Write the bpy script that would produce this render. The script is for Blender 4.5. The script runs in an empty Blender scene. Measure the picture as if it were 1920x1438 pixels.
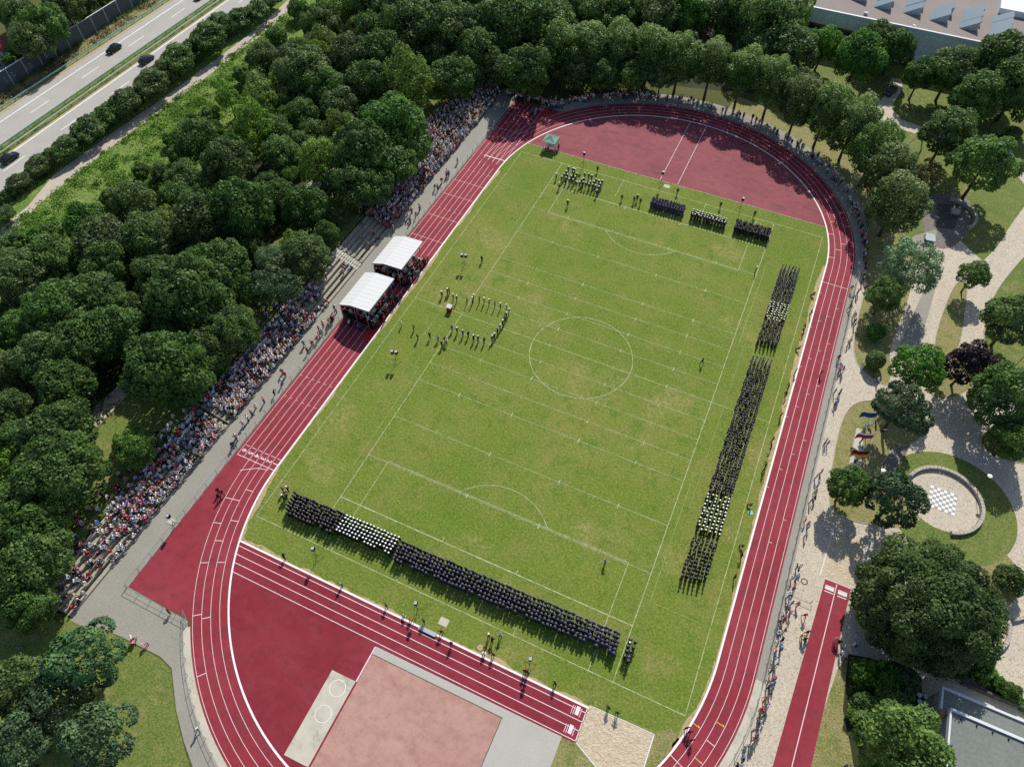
import bpy, math, random
import numpy as np
from mathutils import Vector, Matrix, Euler

random.seed(7)
RNG = np.random.default_rng(7)
scene = bpy.context.scene
C = bpy.data.collections.new("park"); scene.collection.children.link(C)

# ---------------------------------------------------------------- camera, sky, sun, exposure
cam_data = bpy.data.cameras.new("camera"); cam = bpy.data.objects.new("camera", cam_data); scene.collection.objects.link(cam)
cam_data.sensor_fit = 'HORIZONTAL'; cam_data.sensor_width = 36.0; cam_data.lens = 36.0 * 1327.37 / 1920.0
cam_data.clip_start = 1.0; cam_data.clip_end = 3000.0
cam.matrix_world = Matrix([[0.90973, -0.338548, 0.240366, 20.68317], [0.415166, 0.734314, -0.537048, -76.029302], [0.005313, 0.588361, 0.808581, 98.600305], [0.0, 0.0, 0.0, 1.0]])
scene.camera = cam

SUN_AZ, SUN_EL = math.radians(98.5), math.radians(42.0)
SUN_DIR = Vector((math.cos(SUN_AZ)*math.cos(SUN_EL), math.sin(SUN_AZ)*math.cos(SUN_EL), math.sin(SUN_EL)))
world = bpy.data.worlds.new("World"); scene.world = world; world.use_nodes = True
wn = world.node_tree.nodes; wl = world.node_tree.links
sky = wn.new("ShaderNodeTexSky"); sky.sky_type = 'NISHITA'; sky.sun_disc = False
sky.sun_elevation = SUN_EL; sky.sun_rotation = math.pi/2 - SUN_AZ
bgn = wn["Background"]; bgn.inputs[1].default_value = 0.105
wl.new(sky.outputs[0], bgn.inputs[0])
sun_data = bpy.data.lights.new("sun", 'SUN'); sun_data.energy = 4.4; sun_data.angle = math.radians(0.53); sun_data.color = (1.0, 0.955, 0.87)
sun = bpy.data.objects.new("sun", sun_data); scene.collection.objects.link(sun)
sun.rotation_euler = SUN_DIR.to_track_quat('Z', 'Y').to_euler(); sun.location = (0, 0, 150)
scene.view_settings.view_transform = 'Standard'; scene.view_settings.look = 'None'
scene.view_settings.exposure = 0.0; scene.view_settings.gamma = 1.0; scene.view_settings.use_curve_mapping = False
scene.cycles.max_bounces = 6; scene.cycles.diffuse_bounces = 3; scene.cycles.transparent_max_bounces = 8
scene.cycles.use_denoising = False

# ---------------------------------------------------------------- helpers
def S(r, g, b):
    f = lambda c: (c/255.0)/12.92 if c/255.0 <= 0.04045 else (((c/255.0)+0.055)/1.055)**2.4
    return (f(r), f(g), f(b), 1.0)

MAT = {}
def new_mat(name):
    m = bpy.data.materials.new(name); m.use_nodes = True; MAT[name] = m
    nt = m.node_tree; return m, nt, nt.nodes["Principled BSDF"]

def plain(name, col, rough=0.75, metal=0.0, spec=0.3):
    m, nt, b = new_mat(name)
    b.inputs["Base Color"].default_value = col; b.inputs["Roughness"].default_value = rough; b.inputs["Metallic"].default_value = metal
    b.inputs["Specular IOR Level"].default_value = spec
    return m

def noise(nt, scale, detail=4, rough=0.6, coord='Object', vec=None):
    n = nt.nodes.new("ShaderNodeTexNoise"); n.inputs["Scale"].default_value = scale; n.inputs["Detail"].default_value = detail; n.inputs["Roughness"].default_value = rough
    if vec is None:
        tc = nt.nodes.new("ShaderNodeTexCoord"); vec = tc.outputs[coord]
    nt.links.new(vec, n.inputs["Vector"]); return n

def ramp(nt, src, stops):
    r = nt.nodes.new("ShaderNodeValToRGB"); el = r.color_ramp.elements
    while len(el) < len(stops): el.new(0.5)
    for e, (p, c) in zip(el, stops): e.position = p; e.color = c
    nt.links.new(src, r.inputs[0]); return r

def mixc(nt, fac, a, b, mode='MIX'):
    m = nt.nodes.new("ShaderNodeMix"); m.data_type = 'RGBA'; m.blend_type = mode
    for sock, v in ((m.inputs[0], fac), (m.inputs[6], a), (m.inputs[7], b)):
        if hasattr(v, "is_linked"): nt.links.new(v, sock)
        else: sock.default_value = v
    return m.outputs[2]

def bump(nt, bsdf, height, strength=0.4, dist=0.05):
    bn = nt.nodes.new("ShaderNodeBump"); bn.inputs["Strength"].default_value = strength; bn.inputs["Distance"].default_value = dist
    nt.links.new(height, bn.inputs["Height"]); nt.links.new(bn.outputs[0], bsdf.inputs["Normal"])

def mottled(name, layers, rough=0.85, bmp=None, spec=0.2):
    """layers: list of (scale, detail, [(pos,col)...], factor or (scale,lo,hi) mask)"""
    m, nt, b = new_mat(name); col = None
    for sc, det, stops, fac in layers:
        n = noise(nt, sc, det); r = ramp(nt, n.outputs["Fac"], stops)
        if col is None: col = r.outputs[0]
        elif isinstance(fac, tuple):
            k = noise(nt, fac[0], 5); kr = ramp(nt, k.outputs["Fac"], [(fac[1], (0,0,0,1)), (fac[2], (1,1,1,1))])
            col = mixc(nt, kr.outputs[0], col, r.outputs[0])
        else: col = mixc(nt, fac, col, r.outputs[0])
    nt.links.new(col, b.inputs["Base Color"]); b.inputs["Roughness"].default_value = rough; b.inputs["Specular IOR Level"].default_value = spec
    if bmp:
        h = noise(nt, bmp[0], 3); bump(nt, b, h.outputs["Fac"], bmp[1], bmp[2])
    return m

def ob(name, me, parent=None, m=None, **props):
    o = bpy.data.objects.new(name, me); C.objects.link(o)
    if parent is not None: o.parent = parent
    if m is not None:
        me.materials.clear(); me.materials.append(MAT[m] if isinstance(m, str) else m)
    for k, v in props.items(): o[k] = v
    return o

def empty(name, loc, rz=0.0, label=None, cat=None, group=None):
    o = bpy.data.objects.new(name, None); C.objects.link(o); o.location = loc; o.rotation_euler = (0, 0, rz); o.empty_display_size = 0.2
    tag(o, label, cat, group); return o

def tag(o, label=None, cat=None, group=None, kind=None):
    if label: o["label"] = label
    if cat: o["category"] = cat
    if group: o["group"] = group
    if kind: o["kind"] = kind
    return o

class MB:
    def __init__(s): s.v = []; s.f = []; s.m = []
    def add(s, vs, fs, mi=0):
        n = len(s.v); s.v += [tuple(v) for v in vs]; s.f += [tuple(i+n for i in f) for f in fs]; s.m += [mi]*len(fs); return s
    def box(s, x0, x1, y0, y1, z0, z1, mi=0):
        return s.add([(x0,y0,z0),(x1,y0,z0),(x1,y1,z0),(x0,y1,z0),(x0,y0,z1),(x1,y0,z1),(x1,y1,z1),(x0,y1,z1)],
                     [(0,3,2,1),(4,5,6,7),(0,1,5,4),(1,2,6,5),(2,3,7,6),(3,0,4,7)], mi)
    def tube(s, a, b, r0, r1=None, n=6, mi=0):
        a = Vector(a); b = Vector(b); r1 = r0 if r1 is None else r1
        d = (b-a).normalized(); u = d.orthogonal().normalized(); w = d.cross(u); vs = []
        for p, r in ((a, r0), (b, r1)):
            for i in range(n):
                t = 2*math.pi*i/n; vs.append(p + u*(r*math.cos(t)) + w*(r*math.sin(t)))
        fs = [(i, (i+1) % n, n+(i+1) % n, n+i) for i in range(n)] + [tuple(range(n-1, -1, -1)), tuple(range(n, 2*n))]
        return s.add(vs, fs, mi)
    def poly(s, pts, z, mi=0):
        pts = [(p[0], p[1], z) for p in pts]
        ar = sum(pts[i][0]*pts[(i+1) % len(pts)][1]-pts[(i+1) % len(pts)][0]*pts[i][1] for i in range(len(pts)))
        if ar < 0: pts = pts[::-1]
        return s.add(pts, [tuple(range(len(pts)))], mi)
    def strip(s, left, right, z, mi=0, close=False):
        n = len(left); vs = [(p[0], p[1], z) for p in left]+[(p[0], p[1], z) for p in right]
        fs = []
        for i in range(n if close else n-1):
            j = (i+1) % n; q = (i, n+i, n+j, j)
            a = Vector(vs[q[1]])-Vector(vs[q[0]]); b = Vector(vs[q[2]])-Vector(vs[q[0]])
            fs.append(q if a.cross(b).z > 0 else q[::-1])
        return s.add(vs, fs, mi)
    def line(s, a, b, w, z, mi=0):
        d = Vector((b[0]-a[0], b[1]-a[1])); d.normalize(); n = Vector((-d.y, d.x))*(w/2)
        return s.strip([(a[0]+n.x, a[1]+n.y), (b[0]+n.x, b[1]+n.y)], [(a[0]-n.x, a[1]-n.y), (b[0]-n.x, b[1]-n.y)], z, mi)
    def ring(s, cx, cy, r, w, z, a0, a1, n, mi=0):
        A = [math.radians(a0+(a1-a0)*i/n) for i in range(n+1)]
        return s.strip([(cx+(r+w/2)*math.cos(t), cy+(r+w/2)*math.sin(t)) for t in A], [(cx+(r-w/2)*math.cos(t), cy+(r-w/2)*math.sin(t)) for t in A], z, mi)
    def mesh(s, name):
        me = bpy.data.meshes.new(name); me.from_pydata(s.v, [], s.f)
        if any(s.m): me.polygons.foreach_set("material_index", s.m)
        me.update(); return me
    def build(s, name, m, parent=None, **props):
        ms = m if isinstance(m, (list, tuple)) else [m]
        me = s.mesh(name)
        for x in ms: me.materials.append(MAT[x] if isinstance(x, str) else x)
        return ob(name, me, parent, None, **props)

ORD = ["zeroth","first","second","third","fourth","fifth","sixth","seventh","eighth","ninth","tenth","eleventh","twelfth","thirteenth","fourteenth","fifteenth","sixteenth",
       "seventeenth","eighteenth","nineteenth","twentieth","twenty-first","twenty-second","twenty-third","twenty-fourth","twenty-fifth","twenty-sixth","twenty-seventh","twenty-eighth","twenty-ninth","thirtieth"]

# ---------------------------------------------------------------- materials
W1 = (1,1,1,1)
mottled("ground_grass", [(0.15, 6, [(.3, S(58,72,30)), (.7, S(92,98,48))], 0), (2.5, 7, [(.35, S(50,70,24)), (.65, S(122,118,70))], .5)], bmp=(5, .9, .12))
mottled("forest_floor", [(0.3, 6, [(.3, S(34,44,22)), (.7, S(62,64,38))], 0), (3, 5, [(.3, S(40,54,24)), (.7, S(74,70,44))], .5)], bmp=(4, .5, .08))
mottled("park_grass", [(0.12, 7, [(.35, S(80,116,40)), (.65, S(118,130,62))], 0), (.7, 8, [(.38, S(72,108,32)), (.62, S(158,148,100))], (.25, .48, .62)), (3.2, 7, [(.36, S(48,78,22)), (.64, S(160,158,96))], .42)], bmp=(6, .9, .12))
mottled("dry_grass", [(0.3, 7, [(.35, S(138,134,82)), (.65, S(172,156,114))], 0), (.8, 8, [(.38, S(84,112,38)), (.6, S(140,140,74))], (.3, .44, .58)), (3.5, 7, [(.36, S(80,88,38)), (.64, S(190,176,130))], .42)], bmp=(6, .9, .12))
mottled("meadow", [(0.1, 7, [(.35, S(76,124,40)), (.65, S(132,154,70))], 0), (.6, 8, [(.4, S(64,112,34)), (.6, S(160,166,92))], (.2, .46, .62)), (2.6, 7, [(.36, S(44,88,22)), (.64, S(168,182,96))], .45)], bmp=(3, 1.0, .35))

def pitch_mat():
    m, nt, b = new_mat("pitch_grass")
    big = noise(nt, .035, 6, .6); col = ramp(nt, big.outputs["Fac"], [(.36, S(100,126,46)), (.5, S(116,132,54)), (.64, S(138,138,72))]).outputs[0]
    mid = noise(nt, .2, 8, .72); k = ramp(nt, mid.outputs["Fac"], [(.48, (0,0,0,1)), (.58, (.8,.8,.8,1))])
    col = mixc(nt, k.outputs[0], col, S(144,136,78))
    mid2 = noise(nt, .4, 8, .75); k2 = ramp(nt, mid2.outputs["Fac"], [(.5, (0,0,0,1)), (.6, (.9,.9,.9,1))])
    col = mixc(nt, k2.outputs[0], col, S(84,118,36))
    spots = noise(nt, .085, 6, .62); k4 = ramp(nt, spots.outputs["Fac"], [(.56, (0,0,0,1)), (.66, W1)])
    tw = noise(nt, 1.3, 7, .75); kt = ramp(nt, tw.outputs["Fac"], [(.44, (0,0,0,1)), (.55, W1)])
    col = mixc(nt, mixc(nt, 1.0, k4.outputs[0], kt.outputs[0], 'MULTIPLY'), col, S(170,156,104))
    fine = noise(nt, 3.0, 6, .8); k3 = ramp(nt, fine.outputs["Fac"], [(.37, S(52,82,18)), (.5, S(110,132,46)), (.63, S(178,178,102))])
    col = mixc(nt, .42, col, k3.outputs[0])
    nt.links.new(col, b.inputs["Base Color"]); b.inputs["Roughness"].default_value = .9; b.inputs["Specular IOR Level"].default_value = .15
    h = noise(nt, 6, 5, .75); bump(nt, b, h.outputs["Fac"], .8, .12)
pitch_mat()

def red_mat(name, a, bcol, stain, amount):
    m, nt, b = new_mat(name)
    n1 = noise(nt, .1, 6, .6); col = ramp(nt, n1.outputs["Fac"], [(.35, a), (.65, bcol)]).outputs[0]
    tc = nt.nodes.new("ShaderNodeTexCoord"); mp = nt.nodes.new("ShaderNodeMapping"); mp.inputs["Scale"].default_value = (.16, .5, 1); mp.inputs["Rotation"].default_value = (0, 0, .25)
    nt.links.new(tc.outputs["Object"], mp.inputs[0])
    n2 = noise(nt, 1.0, 6, .65, vec=mp.outputs[0]); k = ramp(nt, n2.outputs["Fac"], [(.5, (0,0,0,1)), (.72, (amount, amount, amount, 1))])
    col = mixc(nt, k.outputs[0], col, stain)
    n4 = noise(nt, .7, 8, .75); k4 = ramp(nt, n4.outputs['Fac'], [(.38, (.8,.8,.82,1)), (.5, W1), (.66, (1.12,1.12,1.1,1))])
    col = mixc(nt, .8, col, k4.outputs[0], 'MULTIPLY')
    n3 = noise(nt, 8, 3, .7); k3 = ramp(nt, n3.outputs["Fac"], [(.3, (.82,.82,.82,1)), (.7, (1.15,1.15,1.15,1))])
    col = mixc(nt, .6, col, k3.outputs[0], 'MULTIPLY')
    nt.links.new(col, b.inputs["Base Color"]); b.inputs["Roughness"].default_value = .8; b.inputs["Specular IOR Level"].default_value = .25
    h = noise(nt, 30, 2); bump(nt, b, h.outputs["Fac"], .3, .01)
red_mat("track_red", S(143,48,60), S(153,59,71), S(124,56,64), .8)
red_mat("infield_red", S(132,38,52), S(141,48,61), S(140,62,72), .7)
red_mat("worn_red", S(142,72,80), S(150,82,88), S(108,64,70), .8)
red_mat("pale_red", S(180,138,128), S(188,148,136), S(170,122,112), .8)

def line_mat(name, base, wear_col, lo, hi):
    m, nt, b = new_mat(name)
    n = noise(nt, 1.1, 6, .7); k = ramp(nt, n.outputs["Fac"], [(lo, wear_col), (hi, base)])
    nt.links.new(k.outputs[0], b.inputs["Base Color"]); b.inputs["Roughness"].default_value = .8
line_mat("chalk_line", S(200,206,172), S(128,144,66), .36, .65)
line_mat("faint_line", S(164,176,112), S(116,138,50), .4, .7)
line_mat("track_line", S(240,224,226), S(214,150,160), .2, .48)
line_mat("kerb_white", S(246,246,246), S(226,222,218), .3, .5)
plain("arrow_yellow", S(214,190,90))
mottled("asphalt", [(.2, 6, [(.3, S(146,143,132)), (.7, S(164,160,150))], 0), (3, 5, [(.3, S(136,134,124)), (.7, S(172,168,158))], .5)], bmp=(20, .3, .01))
mottled("road_asphalt", [(.2, 6, [(.3, S(170,166,158)), (.7, S(186,182,174))], 0), (3, 5, [(.3, S(164,160,154)), (.7, S(192,188,180))], .4)], bmp=(20, .3, .01))
mottled("concrete", [(.5, 6, [(.3, S(190,184,168)), (.7, S(208,202,186))], 0), (2.2, 6, [(.3, S(150,146,132)), (.7, S(206,200,184))], (.4, .48, .65))], bmp=(12, .3, .01))
mottled("step_concrete", [(.4, 6, [(.3, S(160,152,138)), (.7, S(186,178,162))], 0), (3, 6, [(.3, S(130,124,112)), (.7, S(186,180,166))], .45)], bmp=(12, .3, .01))
mottled("grey_paving", [(.3, 6, [(.3, S(176,174,164)), (.7, S(188,186,176))], 0), (6, 5, [(.3, S(164,162,152)), (.7, S(196,194,186))], .5)], bmp=(20, .3, .01))
mottled("dirt", [(.6, 6, [(.3, S(176,154,118)), (.7, S(198,176,140))], 0), (2.0, 6, [(.3, S(124,120,64)), (.6, S(190,168,128))], (1.2, .42, .6))], bmp=(8, .5, .03))
mottled("path_gravel", [(.4, 6, [(.3, S(184,170,154)), (.7, S(206,194,180))], 0), (4, 5, [(.3, S(166,150,136)), (.7, S(212,202,188))], .5)], bmp=(12, .4, .02))
def sand_mat():
    m, nt, b = new_mat("sand")
    n = noise(nt, 1.2, 7, .7); col = ramp(nt, n.outputs["Fac"], [(.36, S(204,186,156)), (.64, S(226,210,182))])
    nt.links.new(col.outputs[0], b.inputs["Base Color"]); b.inputs["Roughness"].default_value = .95
    h = noise(nt, 2.4, 7, .72); bump(nt, b, h.outputs["Fac"], 1.0, .3)
sand_mat()
def cobble_mat(name, c1, c2, c3, joint, sc):
    m, nt, b = new_mat(name)
    tc = nt.nodes.new("ShaderNodeTexCoord")
    v = nt.nodes.new("ShaderNodeTexVoronoi"); v.inputs["Scale"].default_value = sc; nt.links.new(tc.outputs["Object"], v.inputs["Vector"])
    ve = nt.nodes.new("ShaderNodeTexVoronoi"); ve.feature = 'DISTANCE_TO_EDGE'; ve.inputs["Scale"].default_value = sc; nt.links.new(tc.outputs["Object"], ve.inputs["Vector"])
    sp = nt.nodes.new("ShaderNodeSeparateColor"); nt.links.new(v.outputs["Color"], sp.inputs[0])
    col = ramp(nt, sp.outputs[0], [(0.0, c1), (.55, c2), (.9, c3), (1.0, S(156,144,126))]).outputs[0]
    big = noise(nt, .25, 6, .65); kb = ramp(nt, big.outputs["Fac"], [(.3, (.9,.9,.9,1)), (.7, (1.05,1.05,1.05,1))])
    col = mixc(nt, 1.0, col, kb.outputs[0], 'MULTIPLY')
    gap = ramp(nt, ve.outputs["Distance"], [(.03, (1,1,1,1)), (.09, (0,0,0,1))])
    col = mixc(nt, gap.outputs[0], col, joint)
    nt.links.new(col, b.inputs["Base Color"]); b.inputs["Roughness"].default_value = .85
    bump(nt, b, ve.outputs["Distance"], .6, .05)
cobble_mat("cobbles", S(218,207,188), S(208,196,176), S(192,180,161), S(178,165,146), 5.0)
cobble_mat("dark_cobbles", S(150,142,130), S(136,128,118), S(110,104,98), S(90,84,78), 5.0)

plain("skin_light", S(224,176,152)); plain("skin_tan", S(198,146,118))
for n_, c_ in {"hair_brown": (58,42,34), "hair_blond": (176,148,104), "hair_grey": (170,168,164), "hair_black": (28,26,28)}.items(): plain(n_, S(*c_))
SHIRT = {"white": (236,236,238), "pale_blue": (184,204,226), "red": (196,36,44), "pink": (222,150,164), "black": (28,28,32), "navy": (38,44,76), "grey": (140,142,148), "beige": (206,186,156), "orange": (224,124,52), "sky_blue": (92,146,200), "green": (84,124,84), "yellow": (224,196,80), "lilac": (176,160,206)}
for n_, c_ in SHIRT.items(): plain("cloth_"+n_, S(*c_))
plain("uniform_navy", S(46,43,66)); plain("uniform_black", S(27,28,34)); plain("uniform_blue", S(58,55,98)); plain("cap_white", S(250,250,250)); plain("pale_grey", S(178,172,180)); plain("trouser_grey", S(92,94,102)); plain("trouser_jeans", S(58,70,100)); plain("trouser_beige", S(186,168,138))
plain("white_canvas", S(222,222,220), .6); plain("steel", S(150,154,158), .4, .6); plain("galvanised", S(132,136,136), .5, .2); plain("dark_metal", S(44,46,50), .5, .4); plain("black_plastic", S(26,26,28), .5)
plain("white_paint", S(226,226,224), .5); plain("car_black", S(20,21,25), .25, .2, .5); plain("car_blue", S(28,34,52), .25, .2, .5); plain("car_silver", S(66,72,80), .25, .5, .5); plain("glass_dark", S(36,44,52), .1, 0, .6); plain("rubber", S(22,22,22)); plain("lamp_white", S(235,235,225), .3); plain("tail_red", S(150,20,20), .3)
mottled("bark", [(3, 5, [(.3, S(62,52,42)), (.7, S(92,80,66))], 0)], bmp=(8, .6, .05))
plain("red_cloth", S(178,32,38)); plain("green_canvas", S(120,176,150), .6); plain("green_canvas_pale", S(190,216,196), .6)
mottled("barrier_grey", [(.4, 5, [(.3, S(80,88,92)), (.7, S(96,104,106))], 0), (6, 4, [(.3, S(70,78,82)), (.7, S(104,110,112))], .4)])
mottled("stone_wall", [(2.0, 5, [(.3, S(164,156,142)), (.7, S(206,198,184))], 0), (9, 4, [(.3, S(140,132,120)), (.7, S(210,202,190))], .4)], bmp=(8, .5, .03))
mottled("stone_dark", [(2.0, 5, [(.3, S(70,68,64)), (.7, S(108,104,98))], 0)], bmp=(8, .5, .03))
mottled("roof_gravel", [(.2, 6, [(.3, S(128,118,112)), (.7, S(146,136,128))], 0), (5, 5, [(.3, S(130,120,116)), (.7, S(176,164,158))], .5)])
mottled("roof_felt", [(.15, 6, [(.3, S(118,124,120)), (.7, S(134,140,134))], 0), (2.5, 5, [(.3, S(108,116,110)), (.7, S(142,146,140))], .5)])
mottled("facade_panel", [(.3, 5, [(.3, S(168,178,184)), (.7, S(182,190,196))], 0)], rough=.5)
plain("hall_panel", S(236,240,240), .5); plain("facade_white", S(222,226,228), .5); plain("flag_blue", S(30,62,150)); plain("flag_red", S(206,24,40)); plain("flag_gold", S(246,196,24)); plain("flag_black", S(20,20,20)); plain("flag_white", S(240,240,240)); plain("tile_white", S(246,246,246)); plain("tile_grey", S(170,166,160)); plain("teal_paint", S(158,200,192)); plain("roof_tile_red", S(150,84,70)); plain("skylight_glass", S(112,132,142), .25, .1, .6)
plain("copper_trim", S(170,120,96), .5)

def leaf_mat(name, dark, mid, light, trans=.3, tipcol=None):
    m, nt, b = new_mat(name)
    oi = nt.nodes.new("ShaderNodeObjectInfo"); n = noise(nt, 2.2, 3, .6); n2 = noise(nt, 40, 1, .5)
    col = ramp(nt, n.outputs["Fac"], [(.32, dark), (.52, mid), (.74, light)]).outputs[0]
    col2 = ramp(nt, n2.outputs["Fac"], [(.3, (.6,.62,.6,1)), (.7, (1.4,1.38,1.3,1))]).outputs[0]
    col = mixc(nt, 1.0, col, col2, 'MULTIPLY')
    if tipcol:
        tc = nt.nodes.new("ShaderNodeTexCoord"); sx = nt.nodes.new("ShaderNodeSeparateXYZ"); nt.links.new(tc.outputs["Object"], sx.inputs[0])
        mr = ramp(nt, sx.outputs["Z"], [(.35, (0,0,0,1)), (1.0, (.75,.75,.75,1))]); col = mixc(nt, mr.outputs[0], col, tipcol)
    hs = nt.nodes.new("ShaderNodeHueSaturation"); nt.links.new(col, hs.inputs["Color"])
    for sock, lo, hi in (("Hue", .486, .512), ("Value", .78, 1.22), ("Saturation", .9, 1.08)):
        mr = nt.nodes.new("ShaderNodeMapRange"); mr.inputs[3].default_value = lo; mr.inputs[4].default_value = hi
        if sock == "Value": 
            mu = nt.nodes.new("ShaderNodeMath"); mu.operation = 'MULTIPLY'; mu.inputs[1].default_value = 7.31; fr = nt.nodes.new("ShaderNodeMath"); fr.operation = 'FRACT'
            nt.links.new(oi.outputs["Random"], mu.inputs[0]); nt.links.new(mu.outputs[0], fr.inputs[0]); nt.links.new(fr.outputs[0], mr.inputs[0])
        else: nt.links.new(oi.outputs["Random"], mr.inputs[0])
        nt.links.new(mr.outputs[0], hs.inputs[sock])
    col = hs.outputs[0]
    nt.links.new(col, b.inputs["Base Color"]); b.inputs["Roughness"].default_value = .55; b.inputs["Specular IOR Level"].default_value = .35
    tr = nt.nodes.new("ShaderNodeBsdfTranslucent"); nt.links.new(col, tr.inputs[0])
    mx = nt.nodes.new("ShaderNodeMixShader"); mx.inputs[0].default_value = trans
    nt.links.new(b.outputs[0], mx.inputs[1]); nt.links.new(tr.outputs[0], mx.inputs[2])
    nt.links.new(mx.outputs[0], nt.nodes["Material Output"].inputs[0])
leaf_mat("leaf_broad", S(62,88,44), S(92,122,60), S(130,160,88), .4)
leaf_mat("leaf_maple", S(60,92,42), S(88,126,56), S(124,162,80), .4)
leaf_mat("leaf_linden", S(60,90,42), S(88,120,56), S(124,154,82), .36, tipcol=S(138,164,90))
leaf_mat("leaf_birch", S(90,122,48), S(118,150,64), S(152,180,90), .42)
leaf_mat("leaf_pine", S(56,84,54), S(84,114,74), S(114,142,94), .22)
leaf_mat("leaf_silver", S(90,118,82), S(120,146,108), S(152,172,136))
leaf_mat("leaf_bright", S(68,104,42), S(96,136,56), S(132,168,82), .4)
leaf_mat("leaf_purple", S(40,30,40), S(58,43,54), S(82,63,72), .2)
leaf_mat("leaf_dry", S(108,108,62), S(138,134,84), S(170,160,108))
leaf_mat("leaf_weed", S(80,126,42), S(118,158,60), S(172,192,98), .42)
# ---------------------------------------------------------------- the setting: ground, track, pitch, paths
def sheet(name, pts, z, m):
    o = MB().poly(pts, z).build(name, m); o["kind"] = "structure"; return o

RI, YC, LW = 35.6, 41.0, 1.21
RO = RI + 4*LW + .3
def arc(cx, cy, r, a0, a1, n=48): return [(cx+r*math.cos(math.radians(a0+(a1-a0)*i/n)), cy+r*math.sin(math.radians(a0+(a1-a0)*i/n))) for i in range(n+1)]

sheet("ground", [(-900,-900),(900,-900),(900,900),(-900,900)], 0.0, "ground_grass")
sheet("woodland_floor", [(-112,-95),(-53,-95),(-53,72),(-40,82),(0,92),(10,95),(10,150),(-112,150)], .004, "forest_floor")
sheet("meadow", [(-124,-60),(-104,-60),(-100,-25),(-96,0),(-86,20),(-80,50),(-74,75),(-72,110),(-124,110)], .010, "meadow")

# pitch and red surfaces
ytop, ybot = 52.6, -53.6
at = math.degrees(math.asin((ytop-YC)/RI)); ab = math.degrees(math.asin((ybot+YC)/RI))
sheet("playing_field", arc(0, YC, RI, 0, at, 12)+arc(0, YC, RI, 180-at, 180, 12)+arc(0, -YC, RI, 180, 180-ab, 12)+arc(0, -YC, RI, ab, 0, 12), .014, "pitch_grass")
sheet("red_infield_north", arc(0, YC, RI, at, 180-at, 40), .014, "worn_red")
sheet("red_infield_south", arc(0, -YC, RI, 180-ab, 360+ab, 40), .014, "infield_red")
sheet("red_apron_north", [(-43.1, 41), (-35.0, 41), (-30, 56), (-30.2, 67.4), (-43.1, 67.2)], .010, "track_red")
sheet("red_apron_south", [(-43.2,-41), (-34,-41), (-26,-64), (-32.5,-66.0), (-43.3,-65.8)], .0115, "track_red")
tr = MB()
tr.strip(arc(0,YC,RI,0,180,64), arc(0,YC,RO,0,180,64), .022).strip(arc(0,-YC,RI,180,360,64), arc(0,-YC,RO,180,360,64), .022)
tr.poly([(RI,-YC),(RO,-YC),(RO,YC),(RI,YC)], .022).poly([(-43.1,-YC),(-RI,-YC),(-RI,YC),(-43.1,YC)], .022)
tr.build("running_track", "track_red")["kind"] = "structure"

ll = MB(); Z = .030; w = .062
for k in range(1, 5):
    r = RI + k*LW
    ll.ring(0, YC, r, w, Z, 0, 180, 72).ring(0, -YC, r, w, Z, 180, 360, 72).line((r,-YC),(r,YC), w, Z)
for k in range(1, 7):
    x = -(RI + k*LW*.985)
    ll.line((x, -41.7 if k > 4 else -YC), (x, 67.0), w, Z)
ll.line((-RI, YC), (-RI, 66.8), w, Z)
ll.line((-42.8,-41.7), (-RI,-41.7), .1, .034)
for k in range(6): ll.line((-(RI+(k+.12)*LW), -39.7), (-(RI+(k+.72)*LW), -39.7), .08, .034)
ll.line((-38.2, -42.4), (-40.6, -43.9), .09, .034).line((-38.2,-42.4), (-36.6,-42.05), .09, .034)
ll.line((-40.6, 44.6), (-35.4, 44.6), .22, .034)
for y, a, b in ((61.5,-42.8,-36),(55.2,-42.8,-37),(34.2,-42.8,-35.7),(29.2,-42.8,-35.7),(22.0,-42.8,-35.7),(15.3,-42.8,-35.7)): ll.line((a,y),(b,y), .06, .034)
for y in (38.3, 24.6, 9.0, -24.2, -29.0):
    for k in range(0, 6, 1): ll.line((-(RI+(k+.55)*LW), y), (-(RI+(k+.95)*LW), y), .06, .034)
for ang, k0, k1 in ((188,1,2),(191,2,4),(196,1,2),(197,3,4),(201,2,3),(206,1,2),(206,3,4),(217,3,4),(218,2,3),(229,3,4),(338,0,3),(345,2,3),(331,3,4),(5,0,1),(9,1,2),(12,2,3),(16,0,1),(20,3,4),(22,1,2),(118,0,1),(120,1,2),(122,2,3),(124,3,4)):
    c = YC if ang < 180 else -YC; t = math.radians(ang); ca, sa = math.cos(t), math.sin(t)
    ll.line((ca*(RI+k0*LW), c+sa*(RI+k0*LW)), (ca*(RI+k1*LW), c+sa*(RI+k1*LW)), .09, .034)
for y in (36.6,): ll.line((RI, y), (RI+4*LW, y), .09, .034)
for i, y in enumerate((33.5,30.6,28,26.2,24,21.3,19,16.5,14,11,8.6,5.2,2.4,-1,-4.4,-8,-12,-16.5,-21)):
    k = (i*3) % 4; ll.line((RI+(k+.05)*LW, y), (RI+(k+.42)*LW, y), .07, .034)
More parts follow.
